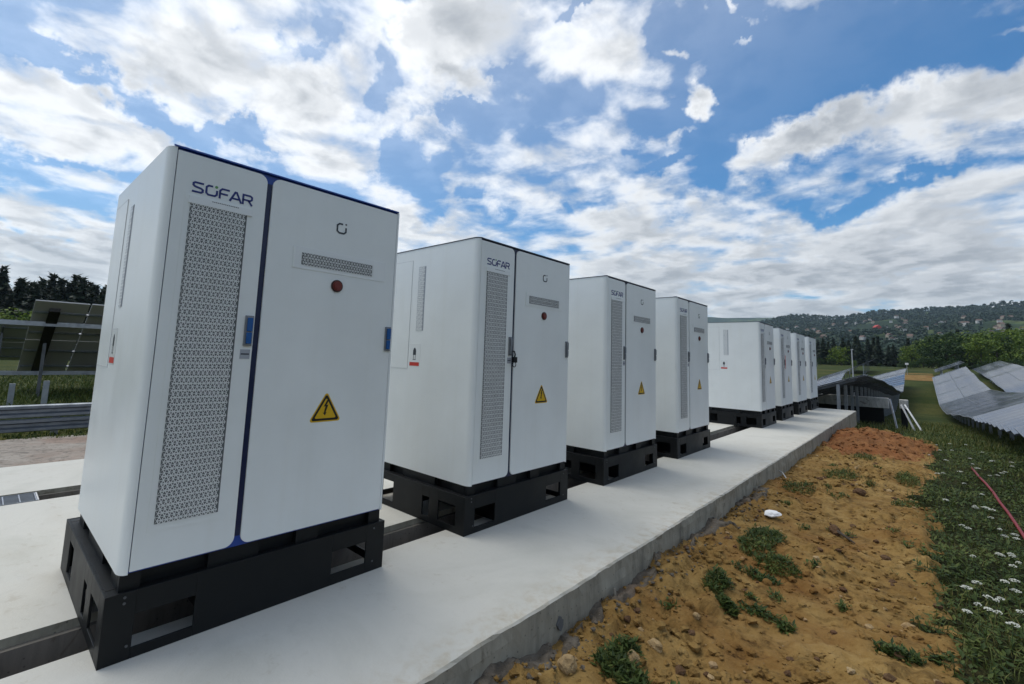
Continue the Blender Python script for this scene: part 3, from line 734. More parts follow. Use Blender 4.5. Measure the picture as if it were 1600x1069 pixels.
# loose crumbs of soil: uncountable
b = MB(); import bmesh
bm = bmesh.new(); bmesh.ops.create_icosphere(bm, subdivisions=1, radius=1); IV = [v.co.copy() for v in bm.verts]; IF = [tuple(v.index for v in f.verts) for f in bm.faces]; bm.free()
def blob(b, c, r, k, seed, sq=1.0, jit=.35):
    i = len(b.v); rn = random.Random(seed)
    for v in IV:
        d = 1 + rn.uniform(-jit, jit); b.v.append((c[0]+v.x*r*d, c[1]+v.y*r*d, c[2]+v.z*r*d*sq))
    for f in IF: b.f.append(tuple(i+q for q in f)); b.m.append(k)
k1, k2, k3 = b.mi('soil'), b.mi('stone'), b.mi('darkclod'); rnd = random.Random(3)
for q in range(9000):
    y = .6 + 15*rnd.random()**1.9; x = 1.1 + (edge_x(y)-1.0)*rnd.random()
    if mn.noise(Vector((x*1.7, y*1.2, 21))) < rnd.uniform(-.5, .35): continue
    r = .005 + .030*rnd.random()**4
    blob(b, (x, y, soil_h(x, y)+r*.25), r, rnd.choice((k1,)*12+(k2, k3)), q, .7)
for q in range(420):
    y = .8 + 12*rnd.random()**1.7; x = 1.25 + (edge_x(y)-1.2)*rnd.random()
    if mn.noise(Vector((x*1.5, y*1.1, 41))) < rnd.uniform(-.1, .3): continue
    r = .018+.045*rnd.random()**2.5; c0 = len(b.v)
    for t_ in range(rnd.choice((1, 2, 3))):
        dx, dy = rnd.uniform(-r, r), rnd.uniform(-r, r); blob(b, (x+dx, y+dy, soil_h(x+dx, y+dy)+r*.1), r*rnd.uniform(.5, 1), rnd.choice((k1,)*7+(k3,)), q*3+t_+50000, .6, .3)
k4 = b.mi('rubble')
for q in range(700):
    y = .5+5.8*rnd.random(); x = 1.06+.26*rnd.random()**1.5; r = .004+.014*rnd.random()**3
    blob(b, (x, y, soil_h(x, y)+.012+r*.3), r, k4 if q % 3 else k1, q+9000, .8)
k5 = b.mi('redsoil')
for q in range(900):
    y = 10.6+6*rnd.random(); x = 1.1+2.2*rnd.random(); h = mound_h(x, y)
    if h < .0: continue
    r = .012+.04*rnd.random()**3; blob(b, (x, y, soil_h(x, y)-.03+h+r*.25), r, k5, q+19000, .8)
tag(b.build('soil_crumbs'), kind='stuff')

# ------------------------------------------------------------------ grass, weeds, flowers
def blade(b, k, x, y, z, h, w, az, lean, rnd):
    dx, dy = cos(az), sin(az); i = len(b.v); px, py = -dy*w*.5, dx*w*.5
    m = .55
    b.v += [(x-px, y-py, z), (x+px, y+py, z), (x+dx*lean*.35+px*.8, y+dy*lean*.35+py*.8, z+h*m), (x+dx*lean*.35-px*.8, y+dy*lean*.35-py*.8, z+h*m), (x+dx*lean, y+dy*lean, z+h*(1-.25*lean/h))]
    b.f += [(i, i+1, i+2, i+3), (i+3, i+2, i+4)]; b.m += [k, k]
def leaf(b, k, x, y, z, L, w, az, up):
    dx, dy = cos(az), sin(az); px, py = -dy*w*.5, dx*w*.5; i = len(b.v); c, s_ = cos(up), sin(up)
    b.v += [(x, y, z), (x+dx*L*.45*c+px, y+dy*L*.45*c+py, z+L*.45*s_), (x+dx*L*c, y+dy*L*c, z+L*s_*.85), (x+dx*L*.45*c-px, y+dy*L*.45*c-py, z+L*.45*s_)]
    b.f.append((i, i+1, i+2, i+3)); b.m.append(k)
b = MB(); k = b.mi('grassblade'); kw = b.mi('weed'); rnd = random.Random(11)
N = 0
while N < 105000:
    y = 1.2 + 22*rnd.random()**1.55; x = 2.2 + (6.8 if y > 6 else 4)*rnd.random()**1.35
    e = edge_x(y); d = x-e
    if d < rnd.uniform(-.10, .12) + .30*mn.noise(Vector((x*4.5, y*4.5, 17))): continue
    if mn.noise(Vector((x*2.2, y*2.2, 77))) < rnd.uniform(-.9, .0): continue
    if y > 9.8 and (x-1.75)/1.15 < 1 and mound_h(x, y) > .02: continue
    if x > 3.6 + (y-10)*.0 and y > 26: continue
    N += 1
    z = meadow_h(x, y)-.015; far = 1+y*.035; dens = sm(mn.noise(Vector((x*.9, y*.9, 31)))+.5)
    if rnd.random() < .36:
        h = (.04+.09*rnd.random())*(.6+.6*dens)
        blade(b, k, x, y, z, h, .005*far, rnd.uniform(0, 2*pi), h*rnd.uniform(.15, .9), rnd)
    else:
        zz = z+rnd.uniform(.0, .10)*dens
        leaf(b, kw, x, y, zz, .040*far*rnd.uniform(.6, 1.4), .019*far, rnd.uniform(0, 2*pi), rnd.uniform(-.2, .9))
for q in range(9000):   # beyond the mound and under the first solar rows
    y = 15 + 26*rnd.random()**1.3; x = -2.5 + 10*rnd.random()
    if y < 19.5 and x < 2.4: continue
    z = TH(x, y) + (.0 if y > 24 else -.0); h = .16+.14*rnd.random()
    blade(b, k, x, y, z-.02, h, .018, rnd.uniform(0, 2*pi), h*rnd.uniform(.2, .8), rnd)
tag(b.build('grass'), kind='stuff')
b = MB(); k = b.mi('grassblade')
kw = b.mi('weed')
for q in range(34000):
    x = -8.35 - 22*rnd.random()**1.7; y = -4 + 10*rnd.random(); z = TH(x, y) - (.02 if x > -10.4 else 0); h = (.06+.12*rnd.random())*(1 if x < -9.4 else .5) + (.12 if x < -12 else 0)
    blade(b, kw if q % 3 else k, x, y, z-.02, h, .016-.0006*x, rnd.uniform(0, 2*pi), h*rnd.uniform(.2, .8), rnd)
tag(b.build('rough_grass'), kind='stuff')

def tuft(P, rx, ry, n, h, seed, label, leafy=.6):
    b = MB(); k = b.mi('grassblade'); kw = b.mi('weed'); rn = random.Random(seed)
    for q in range(n):
        a = rn.uniform(0, 2*pi); r = sqrt(rn.random()); lx, ly = rx*r*cos(a), ry*r*sin(a)
        lx += .25*rx*mn.noise(Vector((ly*9, seed, 0)))
        z = soil_h(P[0]+lx, P[1]+ly)-P[2]-.005; hh = h*(1.15-.6*r)*rn.uniform(.6, 1.2)
        if rn.random() < leafy: leaf(b, kw, lx, ly, z+rn.uniform(0, hh*.8), .045*rn.uniform(.6, 1.3), .016, rn.uniform(0, 2*pi), rn.uniform(-.1, 1.0))
        else: blade(b, k, lx, ly, z, hh, .0055, rn.uniform(0, 2*pi), hh*rn.uniform(.2, .8), rn)
    return tag(b.build('grass_tuft', loc=P), label, 'grass tuft', 'grass tufts on the bare soil')
TUFTS = [((1190, 848), .16, .42, 1500, .10, 'largest dark green tuft, sprawling on the soil before the white foam piece'),
 ((1215, 882), .17, .14, 600, .08, 'dark green tuft just in front of the largest one'),
 ((1122, 912), .075, .17, 600, .11, 'upright dark green tuft left of the middle of the soil strip'),
 ((1137, 952), .07, .06, 350, .07, 'small round tuft touching the upright one on its near side'),
 ((978, 1022), .085, .075, 420, .08, 'round dark tuft behind the two tan stones nearest the camera'),
 ((972, 1060), .16, .09, 900, .10, 'leafy tuft cut by the bottom edge of the photo'),
 ((1180, 900), .16, .06, 350, .045, 'low flat tuft between the upright tuft and the sprawling one'),
 ((1185, 958), .12, .06, 260, .04, 'sparse low weeds right of the small round tuft'),
 ((1228, 984), .05, .05, 160, .06, 'small tuft standing alone on soil near the bottom right'),
 ((1405, 1024), .11, .055, 420, .06, 'dark tuft near the lower end of the meadow edge'),
 ((1247, 763), .19, .30, 520, .09, 'green tuft by the pad edge beyond the white foam piece'),
 ((1312, 742), .22, .32, 620, .10, 'wide tuft in the middle of the soil before the mound'),
 ((1350, 716), .18, .30, 420, .10, 'bright green tuft at the foot of the red mound'),
 ((1418, 752), .14, .45, 700, .14, 'tall dark tuft near the meadow edge before the mound'),
 ((1420, 788), .12, .16, 220, .05, 'low tuft midway along the meadow edge'),
 ((1330, 745), .18, .10, 120, .05, 'greyish low weeds in front of the wide middle tuft')]
for q, (uv, rx, ry, n, h, lb) in enumerate(TUFTS): tuft(onground(*uv), rx, ry, n, h, q+50, lb)

rnd = random.Random(91); cnt_t = 0
while cnt_t < 26:
    y = 1.6+12*rnd.random()**1.4; x = 1.3+(edge_x(y)-1.35)*rnd.random()**.7
    if y > 10.2: continue
    cnt_t += 1; P = (x, y, soil_h(x, y)); b = MB(); kw = b.mi('weed'); k = b.mi('grassblade'); far = 1+y*.05
    for q in range(rnd.randrange(34, 60)):
        a = rnd.uniform(0, 6.28); r = .05*far*rnd.random(); lx, ly = r*cos(a), r*sin(a)*1.3; z = soil_h(x+lx, y+ly)-P[2]
        if q % 3: leaf(b, kw, lx, ly, z+rnd.uniform(0, .02), .035*far*rnd.uniform(.6, 1.2), .014*far, rnd.uniform(0, 6.28), rnd.uniform(0, .9))
        else: blade(b, k, lx, ly, z-.005, .05*far, .005*far, rnd.uniform(0, 6.28), .03, rnd)
    tag(b.build('weed_sprig', loc=P), 'tiny sparse weed sprig growing from the bare ochre soil', 'weed', 'tiny weed sprigs on the bare soil')
def make_flower(seed, h):
    rn = random.Random(seed); s = MB()
    tx, ty = rn.uniform(-.06, .06)*h*2, rn.uniform(-.06, .06)*h*2
    s.tube([(0, 0, 0), (tx*.4, ty*.4, h*.5), (tx, ty, h)], [.003, .0024, .002], 'stem', 5)
    for q in range(5): leaf(s, s.mi('weed'), tx*.2, ty*.2, h*rn.uniform(.05, .5), .06, .015, rn.uniform(0, 6.28), rn.uniform(.1, .8))
    st = s.build('umbel_flower')
    u = MB(); k = u.mi('umbel'); ks = u.mi('stem'); rad_ = rn.uniform(.014, .026)
    for q in range(46):
        r = rad_*sqrt(rn.random()); a = rn.uniform(0, 6.28); cx, cy, cz = tx+r*cos(a), ty+r*sin(a), h+.012+.010*(1-(r/rad_)**2)+rn.uniform(-.003, .003)
        i = len(u.v); w = .0050; t = rn.uniform(0, 3.14)
        u.v += [(cx+w*cos(t+q2*pi/2.5), cy+w*sin(t+q2*pi/2.5), cz+rn.uniform(-.002, .002)) for q2 in range(5)]; u.f.append(tuple(range(i, i+5))); u.m.append(k)
    for q in range(8):
        a = q*pi/4; u.tube([(tx, ty, h-.002), (tx+rad_*.8*cos(a), ty+rad_*.8*sin(a), h+.011)], .001, 'stem', 4)
    u.build('flower_head', st)
    return st
FL = [make_flower(q, (.16, .20, .24, .19)[q]) for q in range(4)]
FPOS = [(1475,778),(1480,722),(1510,722),(1547,722),(1500,735),(1532,735),(1553,728),(1580,730),(1548,742),(1560,746),(1573,746),(1582,724),(1565,738),(1520,728),(1455,722),(1470,708),
 (1500,818),(1508,829),(1556,838),(1573,841),(1590,834),(1594,847),(1565,883),(1580,872),(1590,875),(1585,889),(1570,880),(1577,868),(1523,907),(1518,927),(1497,942),(1521,873),(1545,928),(1570,944),(1548,954),(1560,962),(1576,970),(1596,961),(1535,965),(1528,949),
 (1535,790),(1542,798),(1530,802),(1527,796),(1545,806),(1552,800),(1538,783),(1475,741),(1462,738),(1490,706),(1512,700),(1535,708),(1548,718),(1483,695),(1460,700),(1505,757),(1585,905),(1592,932),(1560,920)]
rnd = random.Random(5)
MF = lambda x, y: meadow_h(x, y)+.17
for q, (u_, v_) in enumerate(FPOS):
    p = onground(u_, v_, MF); o = FL[q] if q < 4 else copy_tree(FL[q % 4])
    sc = rnd.uniform(.75, 1.15)*(1 if v_ > 800 else 1.2)
    o.location = (p[0], p[1], meadow_h(p[0], p[1])-.02); o.rotation_euler.z = rnd.uniform(0, 6.28); o.scale = (sc, sc, 1)
    tag(o, 'white umbel wildflower standing in the meadow grass beside the soil strip', 'wildflower', 'white umbel flowers in the meadow')
# red conduit
b = MB(); pts = []
for (u_, v_, dz) in ((1516, 722, -.02), (1522, 731, .05), (1530, 742, .09), (1540, 752, .10), (1552, 766, .10), (1562, 782, .12), (1575, 798, .12), (1588, 815, .09), (1602, 836, .09), (1625, 865, .07), (1660, 905, .03)):
    p = onground(u_, v_, lambda x, y: meadow_h(x, y)+.09); pts.append((p[0], p[1], meadow_h(p[0], p[1])+.018+dz*.42))
b.tube(pts, .015, 'conduit', 10)
tag(b.build('conduit', smooth=True), 'red plastic conduit lying through the meadow grass', 'conduit')

# ------------------------------------------------------------------ solar rows
SLOPE_W = 4.2
def panel_mesh(w=1.08, Lh=SLOPE_W, back='backsheet'):
    b = MB(); hw = Lh/2
    for (a, c) in ((-hw, -.012), (.012, hw)):
        b.box((a, -w/2+.012, -.030), (c, w/2-.012, .0), back)
        b.face([(a+.018, -w/2+.028, .0048), (c-.018, -w/2+.028, .0048), (c-.018, w/2-.028, .0048), (a+.018, w/2-.028, .0048)], 'panel')
        for bx in (((a, -w/2+.012, .0004), (c, -w/2+.03, .004)), ((a, w/2-.03, .0004), (c, w/2-.012, .004)), ((a, -w/2+.03, .0004), (a+.02, w/2-.03, .004)), ((c-.02, -w/2+.03, .0004), (c, w/2-.03, .004))): b.box(*bx, 'alu')
    return b
PM = panel_mesh().build('panel'); PME = PM.data; bpy.data.objects.remove(PM)
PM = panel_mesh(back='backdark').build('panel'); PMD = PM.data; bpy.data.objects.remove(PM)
def solar_row(label, x_low, y0, y1, zlow, tilt=26, step=1.1, group=None, post_dx=(.9, 3.0), bare=None, post_every=3, pitch=.4, rafter_m='zinc_dark', rafter_w=.03):
    """a row of panel columns along Y; low edge at x_low, high edge towards +X"""
    n = int((y1-y0)/step); root = empty('solar_table', (x_low, y0, zlow(y0))); t = rad(tilt)
    cx = SLOPE_W/2*cos(t); cz = SLOPE_W/2*sin(t); cols = []
    rn = random.Random(int(abs(x_low*10)+abs(y0)))
    for q in range(n):
        y = y0+(q+.5)*step; z = zlow(y); sl = atan2(zlow(y+.5)-zlow(y-.5), 1.0)*(-1.1 if y < 22 else pitch if y < 26 else .92)
        cols.append((y, z))
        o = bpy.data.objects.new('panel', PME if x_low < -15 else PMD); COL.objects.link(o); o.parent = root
        rot = Matrix.Rotation(sl, 4, 'X') @ Matrix.Rotation(-t + rad(rn.uniform(-.12, .12)), 4, 'Y')
        o.matrix_parent_inverse = Matrix(); o.matrix_basis = Matrix.Translation((cx, y-y0, z-zlow(y0)+cz)) @ rot
    for q in range(0, n+1, post_every):
        y = y0+min(q, n-.15)*step + (.12 if rafter_w < .05 else .42); z = zlow(y)
        for j, dx in enumerate(post_dx):
            x = x_low+dx; top = z+dx*tan(t)-.13; gz = TH(x, y)-.3
            b = MB(); b.box((x-x_low-.05, y-y0-.035, gz-zlow(y0)), (x-x_low+.05, y-y0+.035, top-zlow(y0)), 'zinc' if x_low > -15 else 'zinc_dark')
            b.build('post', root)
        b = MB(); z1 = z-zlow(y0)
        xs, xe = .25, SLOPE_W*cos(t)-.2
        b.prism([(xs, z1+xs*tan(t)-.17), (xe, z1+xe*tan(t)-.17), (xe, z1+xe*tan(t)-.085), (xs, z1+xs*tan(t)-.085)], 'y', y-y0-rafter_w, y-y0+rafter_w, rafter_m)
        b.build('rafter', root)
    for fx in (.12, .36, .62, .88):
        pm_ = 'zinc' if x_low < -15 else 'zinc_dark'; b = MB(); px = SLOPE_W*cos(t)*fx; ys_ = [y0+.05] + [c[0] for c in cols] + [y1]
        b.tube([(px, yy-y0, zlow(yy)-zlow(y0)+px*tan(t)-.065) for yy in ys_], .034, pm_, 4)
        b.build('purlin', root)
    return tag(root, label, 'solar panel row', group or 'rows of solar panels in the meadow')
LB = [(8, .52), (10, .42), (17, .10), (23, -.22), (29, -.55), (38, -1.15), (48, -1.75), (57, -2.0), (65, -2.05), (75, -1.45), (85, -.55), (98, .40), (110, 1.0), (130, 1.8)]
HA = [(18, 1.28), (20.5, 1.19), (30, .85), (40, .35), (52, -.35), (62, -.85), (67, -.94), (72, -.4), (80, 1.0), (90, 1.7), (110, 2.4)]
dzh = SLOPE_W*sin(rad(26))
solar_row('long dark solar row right of the grass lane, dipping into the valley and rising beyond', 3.95, 9.2, 99, lambda y: interp(LB, y))
A_low = lambda y: interp(HA, y)-SLOPE_W*sin(rad(20))
solar_row('solar row on steel posts showing its shaded underside past the concrete pad', 1.15-SLOPE_W*cos(rad(20)), 20.3, 92, A_low, tilt=20, post_dx=(1.0, 3.2), post_every=2)
solar_row('second solar row right of the grass lane, dark blue green modules across the slope', 10.1, 22, 108, lambda y: interp(LB, y)+.15)
solar_row('grey solar row seen over the shaded one, left of the thin pole', -9.0, 34, 96, lambda y: interp(HA, y)-1.75, tilt=22)
solar_row('short solar row on the far rise behind the lane, right of the yellow soil', 4.6, 112, 124, lambda y: interp(VAL, y)+.9)
for q, (xl, ya, yb, lb) in enumerate(((10.4, 110, 131, 'grey solar row on the far rise, just right of the short far one'),)):
    solar_row(lb, xl, ya, yb, lambda y: interp(VAL, y)+.85)
solar_row('farthest small solar row under the broadleaf trees', -8.5, 112, 128, lambda y: interp(VAL, y)+.6)
# left of the slabs: near table, partly bare purlins; a second one behind
r1 = solar_row('solar table left of the near cabinet, seen from its pale underside', -17.9, .30, 12.5, lambda y: .42, tilt=28.5, post_every=4, post_dx=(1.9,), rafter_w=.11, rafter_m='signblack')
for fx, zz in ((-15.0, 1.84), (-17.55, .40)):
    b = MB(); b.box((fx+17.9-.03, -9, zz-.07-.42), (fx+17.9+.03, 12.2, zz+.05-.42), 'zinc'); b.build('bare_purlin', r1)
r2 = solar_row('darker solar table farther back at the left edge of the photo', -32, .0, 12, lambda y: .35, tilt=26, post_every=4)
# ground objects near the shaded row
b = MB(); b.box((-2.2, 28, -.44), (1.5, 28.3, .05), 'block'); b.box((-2.0, 28.05, -1.3), (1.3, 28.25, -.441), 'black')
tag(b.build('concrete_block', bevel=.02), 'long white block standing behind the posts of the shaded solar row', 'block')
b = MB(); b.box((1.97, 24.6, -.18), (2.25, 24.95, .18), 'block'); b.box((2.0, 24.62, -1.2), (2.2, 24.9, -.181), 'black'); tag(b.build('concrete_block', bevel=.02), 'small white block behind the leaning beams at the grass lane', 'block')
for q, (xa, ya, za, xb, yb, zb, lb) in enumerate(((1.72, 23.6, .22, 1.92, 22.8, -.82, 'pale steel beam leaning against the last posts of the shaded row'),
      (2.05, 23.9, .02, 2.42, 22.9, -.85, 'left one of the two pale beams sloping down to the lane'), (2.16, 24.0, .02, 2.62, 23.0, -.85, 'right one of the two pale beams sloping down to the lane'))):
    b = MB(); b.tube([(xa, ya, za), (xb, yb, zb)], .034, 'zinc', 4); tag(b.build('steel_beam'), lb, 'beam')
b = MB(); b.tube([(-.30, 34, -1.6), (-.33, 34, 2.5)], [.04, .03], 'pole', 8); b.box((-.37, 33.96, 2.46), (-.26, 34.04, 2.52), 'pole')
tag(b.build('slim_pole'), 'thin pale pole rising above the shaded solar row', 'pole')
b = MB(); b.tube([(.75, 118, .3), (.75, 118, 2.4)], .05, 'pole', 6); b.box((.5, 117.8, 2.4), (1.0, 118.2, 2.75), 'paper')
tag(b.build('weather_mast'), 'tiny white mast on the far rise at the end of the grass lane', 'mast')
# galvanised profiles stacked beside the gravel
def profile(zc, xc, ya, yb, h):
    b = MB(); o = [(-.02, -.5), (.03, -.42), (.03, -.22), (-.03, -.10), (-.03, .10), (.03, .22), (.03, .42), (-.02, .5)]
    out = [(xc+a, zc+c*h) for a, c in o]; inn = [(xc+a-.008, zc+c*h) for a, c in reversed(o)]
    b.prism(out + inn, 'y', ya, yb, 'rail'); return b
for q, (zc, xc, ya, yb, h, lb) in enumerate(((-.09, -8.95, -4.2, 1.9, .225, 'lower galvanised guard rail profile in the stack left of the near cabinet'),
        (.145, -8.99, -4.6, 1.6, .225, 'upper galvanised guard rail profile of the stack by the gravel'))):
    tag(profile(zc, xc, ya, yb, h).build('steel_rail'), lb, 'steel rail', 'galvanised rails stacked beside the gravel')
for (xx, yy, lb) in ((-9.10, .55, 'short galvanised post holding the rail stack, right one'), (-9.10, -.6, 'short galvanised post holding the rail stack, left one')):
    b = MB(); b.box((xx-.03, yy-.05, -.4), (xx+.03, yy+.05, .24), 'zinc'); tag(b.build('steel_post'), lb, 'post')
for (xx, yy, h, lb) in ((-12.6, .62, .70, 'bare steel post standing in the grass before the pale solar table'), (-13.3, .1, .60, 'second steel post in the grass, left of the bare one')):
    b = MB(); b.box((xx-.05, yy-.05, -.5), (xx+.05, yy+.05, h-.25), 'zinc'); tag(b.build('steel_post'), lb, 'post')

# ------------------------------------------------------------------ trees
def tree_broad(seed, h, w, m, n=1500):
    rn = random.Random(seed); root = MB(); root.tube([(0, 0, -.5), (.1, 0, h*.3), (0, .1, h*.7)], [.22*h/10, .17*h/10, .05], 'bark', 7)
    for q in range(5):
        a = q*1.3+rn.random(); zz = h*rn.uniform(.25, .5); root.tube([(0, 0, zz), (cos(a)*w*.3, sin(a)*w*.3, zz+h*.2)], [.09, .03], 'bark', 5)
    t = root.build('trunk')
    c = MB(); k = c.mi(m); cl = []
    for q in range(26):
        a = rn.uniform(0, 6.28); zz = rn.uniform(.16, .92); rr = w*.5*sqrt(max(0, 1-((zz-.48)/.56)**2))*rn.uniform(.35, 1.0)
        cl.append((Vector((cos(a)*rr, sin(a)*rr, h*zz)), rn.uniform(.10, .22)*w))
    for q in range(n):
        p, r = cl[rn.randrange(len(cl))]
        d = Vector((rn.gauss(0, 1), rn.gauss(0, 1), rn.gauss(0, .8)+.25)).normalized(); pos = p + d*r*rn.uniform(.7, 1.08)
        s = h*.028*rn.uniform(.6, 1.5); nrm = (d+Vector((rn.uniform(-.7, .7), rn.uniform(-.7, .7), rn.uniform(-.3, .8)))).normalized()
        a_ = nrm.orthogonal().normalized(); b_ = nrm.cross(a_); th = rn.uniform(0, 6.28); a2 = a_*cos(th)+b_*sin(th); b2 = nrm.cross(a2); i = len(c.v)
        c.v += [tuple(pos-a2*s), tuple(pos-b2*s*.7+nrm*s*.15), tuple(pos+a2*s), tuple(pos+b2*s*.7+nrm*s*.15)]; c.f.append((i, i+1, i+2, i+3)); c.m.append(k)
    return t, c
def tree_spruce(seed, h, w, n=1500):
    rn = random.Random(seed); root = MB(); root.tube([(0, 0, -.5), (0, 0, h*.97)], [.018*h, .012], 'bark', 6); t = root.build('trunk')
    c = MB(); k = c.mi('spruce'); lv = int(h*2.3)
    for L in range(lv):
        f = L/lv; zz = h*(.08+.91*f); rl = w*.5*(1-f)**1.12*rn.uniform(.70, 1.15)+.12; nb = max(5, int(10*(1-f)+5)); a0 = rn.uniform(0, 6.28)
        for q in range(nb):
            a = a0+q*6.283/nb+rn.uniform(-.25, .25); ln = rl*rn.uniform(.7, 1.12); seg = max(2, int(ln/.7))
            for s_ in range(seg):
                u0, u1 = s_/seg, (s_+1.25)/seg; wd = .36*h/15*(1.25-u0)*rn.uniform(.8, 1.5); dr = -.34*ln; i = len(c.v)
                x0_, x1_ = ln*u0, ln*u1; z_a = zz+dr*u0**1.3; z_b = zz+dr*u1**1.3-rn.uniform(0, .45); ca, sa = cos(a), sin(a); ro = wd*rn.uniform(-1.1, 1.1)
                c.v += [(ca*x0_-sa*wd, sa*x0_+ca*wd, z_a-.1-ro), (ca*x0_+sa*wd, sa*x0_-ca*wd, z_a-.1+ro), (ca*x1_+sa*wd*.35, sa*x1_-ca*wd*.35, z_b+ro*.4-.1), (ca*x1_-sa*wd*.35, sa*x1_+ca*wd*.35, z_b-ro*.4-.1)]
                c.f.append((i, i+1, i+2, i+3)); c.m.append(k)
    return t, c
SPR = [('spruce_tree', *tree_spruce(s, 15, w)) for s, w in ((1, 6.2), (2, 5.2), (3, 7.0))]
BRD = [('broadleaf_tree', *tree_broad(10, 10, 9, 'leaf_dark')), ('broadleaf_tree', *tree_broad(11, 10, 8, 'leaf_dark'))]
BRL = [('broadleaf_tree', *tree_broad(12, 10, 9.5, 'leaf_light')), ('broadleaf_tree', *tree_broad(13, 10, 8, 'leaf_light'))]
protos = {}
for lst in (SPR, BRD, BRL):
    for j, (nm, t, c) in enumerate(lst):
        e = empty(nm, (0, 0, 0)); t.parent = e; c.build('crown', e); lst[j] = e
used = set()
def plant(lst, az, r, h0, h, label, group, rn, wide=1.0):
    e = lst[rn.randrange(len(lst))]; o = e if e.name not in used else copy_tree(e); used.add(e.name)
    x, y = polar(az, r); s = h/h0; o.location = (x, y, TH(x, y)); o.scale = (s*wide, s*wide, s); o.rotation_euler.z = rn.uniform(0, 6.28)
    tag(o, label, 'tree', group)
rn = random.Random(21)
def elh(az, r, el):   # height so that the top reaches elevation el
    x, y = polar(az, r); return CAM.z + r*tan(rad(el)) - TH(x, y)
# dark spruces behind the left solar tables
for (az, el, lb) in ((89.3, 6.35, 'tallest dark spruce at the left edge with a ragged top'), (88.1, 4.6, None), (87.5, 5.2, None), (86.9, 5.6, None), (86.3, 6.1, None), (85.75, 5.8, None), (85.2, 5.5, None), (84.8, 6.25, None), (84.35, 6.1, None), (83.8, 5.7, None), (83.4, 5.5, None), (82.9, 4.6, None), (82.4, 5.3, None), (81.9, 5.6, None), (81.2, 5.9, None), (80.4, 5.7, None), (90.4, 5.7, None), (91.4, 6, None), (92.4, 5.5, None)):
    r = rn.uniform(128, 142); plant(SPR, az, r, 15, elh(az, r, el), lb or 'dark spruce in the wood behind the left solar tables', 'dark spruces behind the left solar tables', rn, 1.5 if lb else 1.75)
for q in range(84):
    az = 79.5+14*rn.random(); r = rn.uniform(112, 150); plant(SPR, az, r, 15, elh(az, r, rn.uniform(3.4, 5.8)), 'dark spruce in the wood behind the left solar tables', 'dark spruces behind the left solar tables', rn, 1.75)
for (az, el, lb) in ((88.0, 2.3, 'olive green round tree in front of the spruces at the left edge'), (88.9, 1.7, 'low green bush left of the olive tree before the spruces')):
    plant(BRL, az, 62, 10, elh(az, 62, el), lb, None, rn, 1.1)
# trees across the valley at the right
for q in range(30):
    az = 1.6+15*(q+.5)/30+rn.uniform(-.2, .2); r = rn.uniform(185, 225); el = interp([(1.5, 2.2), (3, 3.0), (5, 3.1), (7, 2.9), (9, 3.2), (17, 3.2)], az)+rn.uniform(-.25, .3)
    plant(SPR, az, r, 15, elh(az, r, el), 'dark conifer in the belt between the far cabinets and the bright trees', 'dark conifers across the valley', rn, 1.5)
plant(SPR, .75, 200, 15, elh(.75, 200, 3.05), 'pointed dark conifer standing out left of the bright broadleaf trees', None, rn, 1.7)
for (az, el, r, ls, lb) in ((5.9, 2.0, 165, BRL, 'mid green tree rising behind the thin pale pole'), (6.7, 1.1, 160, BRD, 'dull green tree left of the one behind the thin pole'), (7.6, 1.0, 160, BRD, 'dark tree close to the last cabinet'), (4.9, .75, 158, BRL, 'low green bush right of the tree behind the thin pole'),
        (1.1, 1.05, 150, BRD, 'round green bush at the end of the grass lane'), (2.9, .6, 170, BRD, 'low dark bush in front of the conifer belt')):
    plant(ls, az, r, 10, elh(az, r, el), lb, None, rn, 1.2)
rn = random.Random(77)
for q in range(26):
    az = .6-9.5*(q+.5)/26+rn.uniform(-.25, .25); r = rn.uniform(168, 205); bright = rn.random() < .5
    el = interp([(-9, 3.4), (-6.5, 3.5), (-5, 3.4), (-4, 3.1), (-3, 3.6), (-2.2, 3.5), (-1.2, 3.1), (0, 2.4), (1, 1.8)], az)+rn.uniform(-.35, .2)
    plant(BRL if bright else BRD, az, r, 10, elh(az, r, el), 'bright yellow green broadleaf tree at the end of the far solar rows' if bright else 'dark green broadleaf tree among the bright ones at the far rise', 'bright broadleaf trees across the valley' if bright else 'dark broadleaf trees across the valley', rn, 1.05)
for q in range(14):
    az = .8-9.5*(q+.5)/14; r = rn.uniform(155, 164); plant(BRD, az, r, 10, elh(az, r, rn.uniform(.8, 1.4)), 'low dark bush at the foot of the broadleaf trees', 'low dark bushes at the foot of the broadleaf trees', rn, 1.3)
plant(SPR, -5.7, 230, 15, elh(-5.7, 230, 4.3), 'tall dark conifer behind the bright trees near the right edge', None, rn, 1.6)
plant(SPR, -2.6, 235, 15, elh(-2.6, 235, 3.9), 'dark conifer tip above the brightest broadleaf tree', None, rn, 1.4)
for lst in (SPR, BRD, BRL):
    for e in lst:
        if e.name not in used:
            for ch in list(e.children): bpy.data.objects.remove(ch)
            bpy.data.objects.remove(e)
grid('bare_ground', .4, 4.4, 103, 124, .5, lambda x, y: TH(x, y)+.05, 'soil')
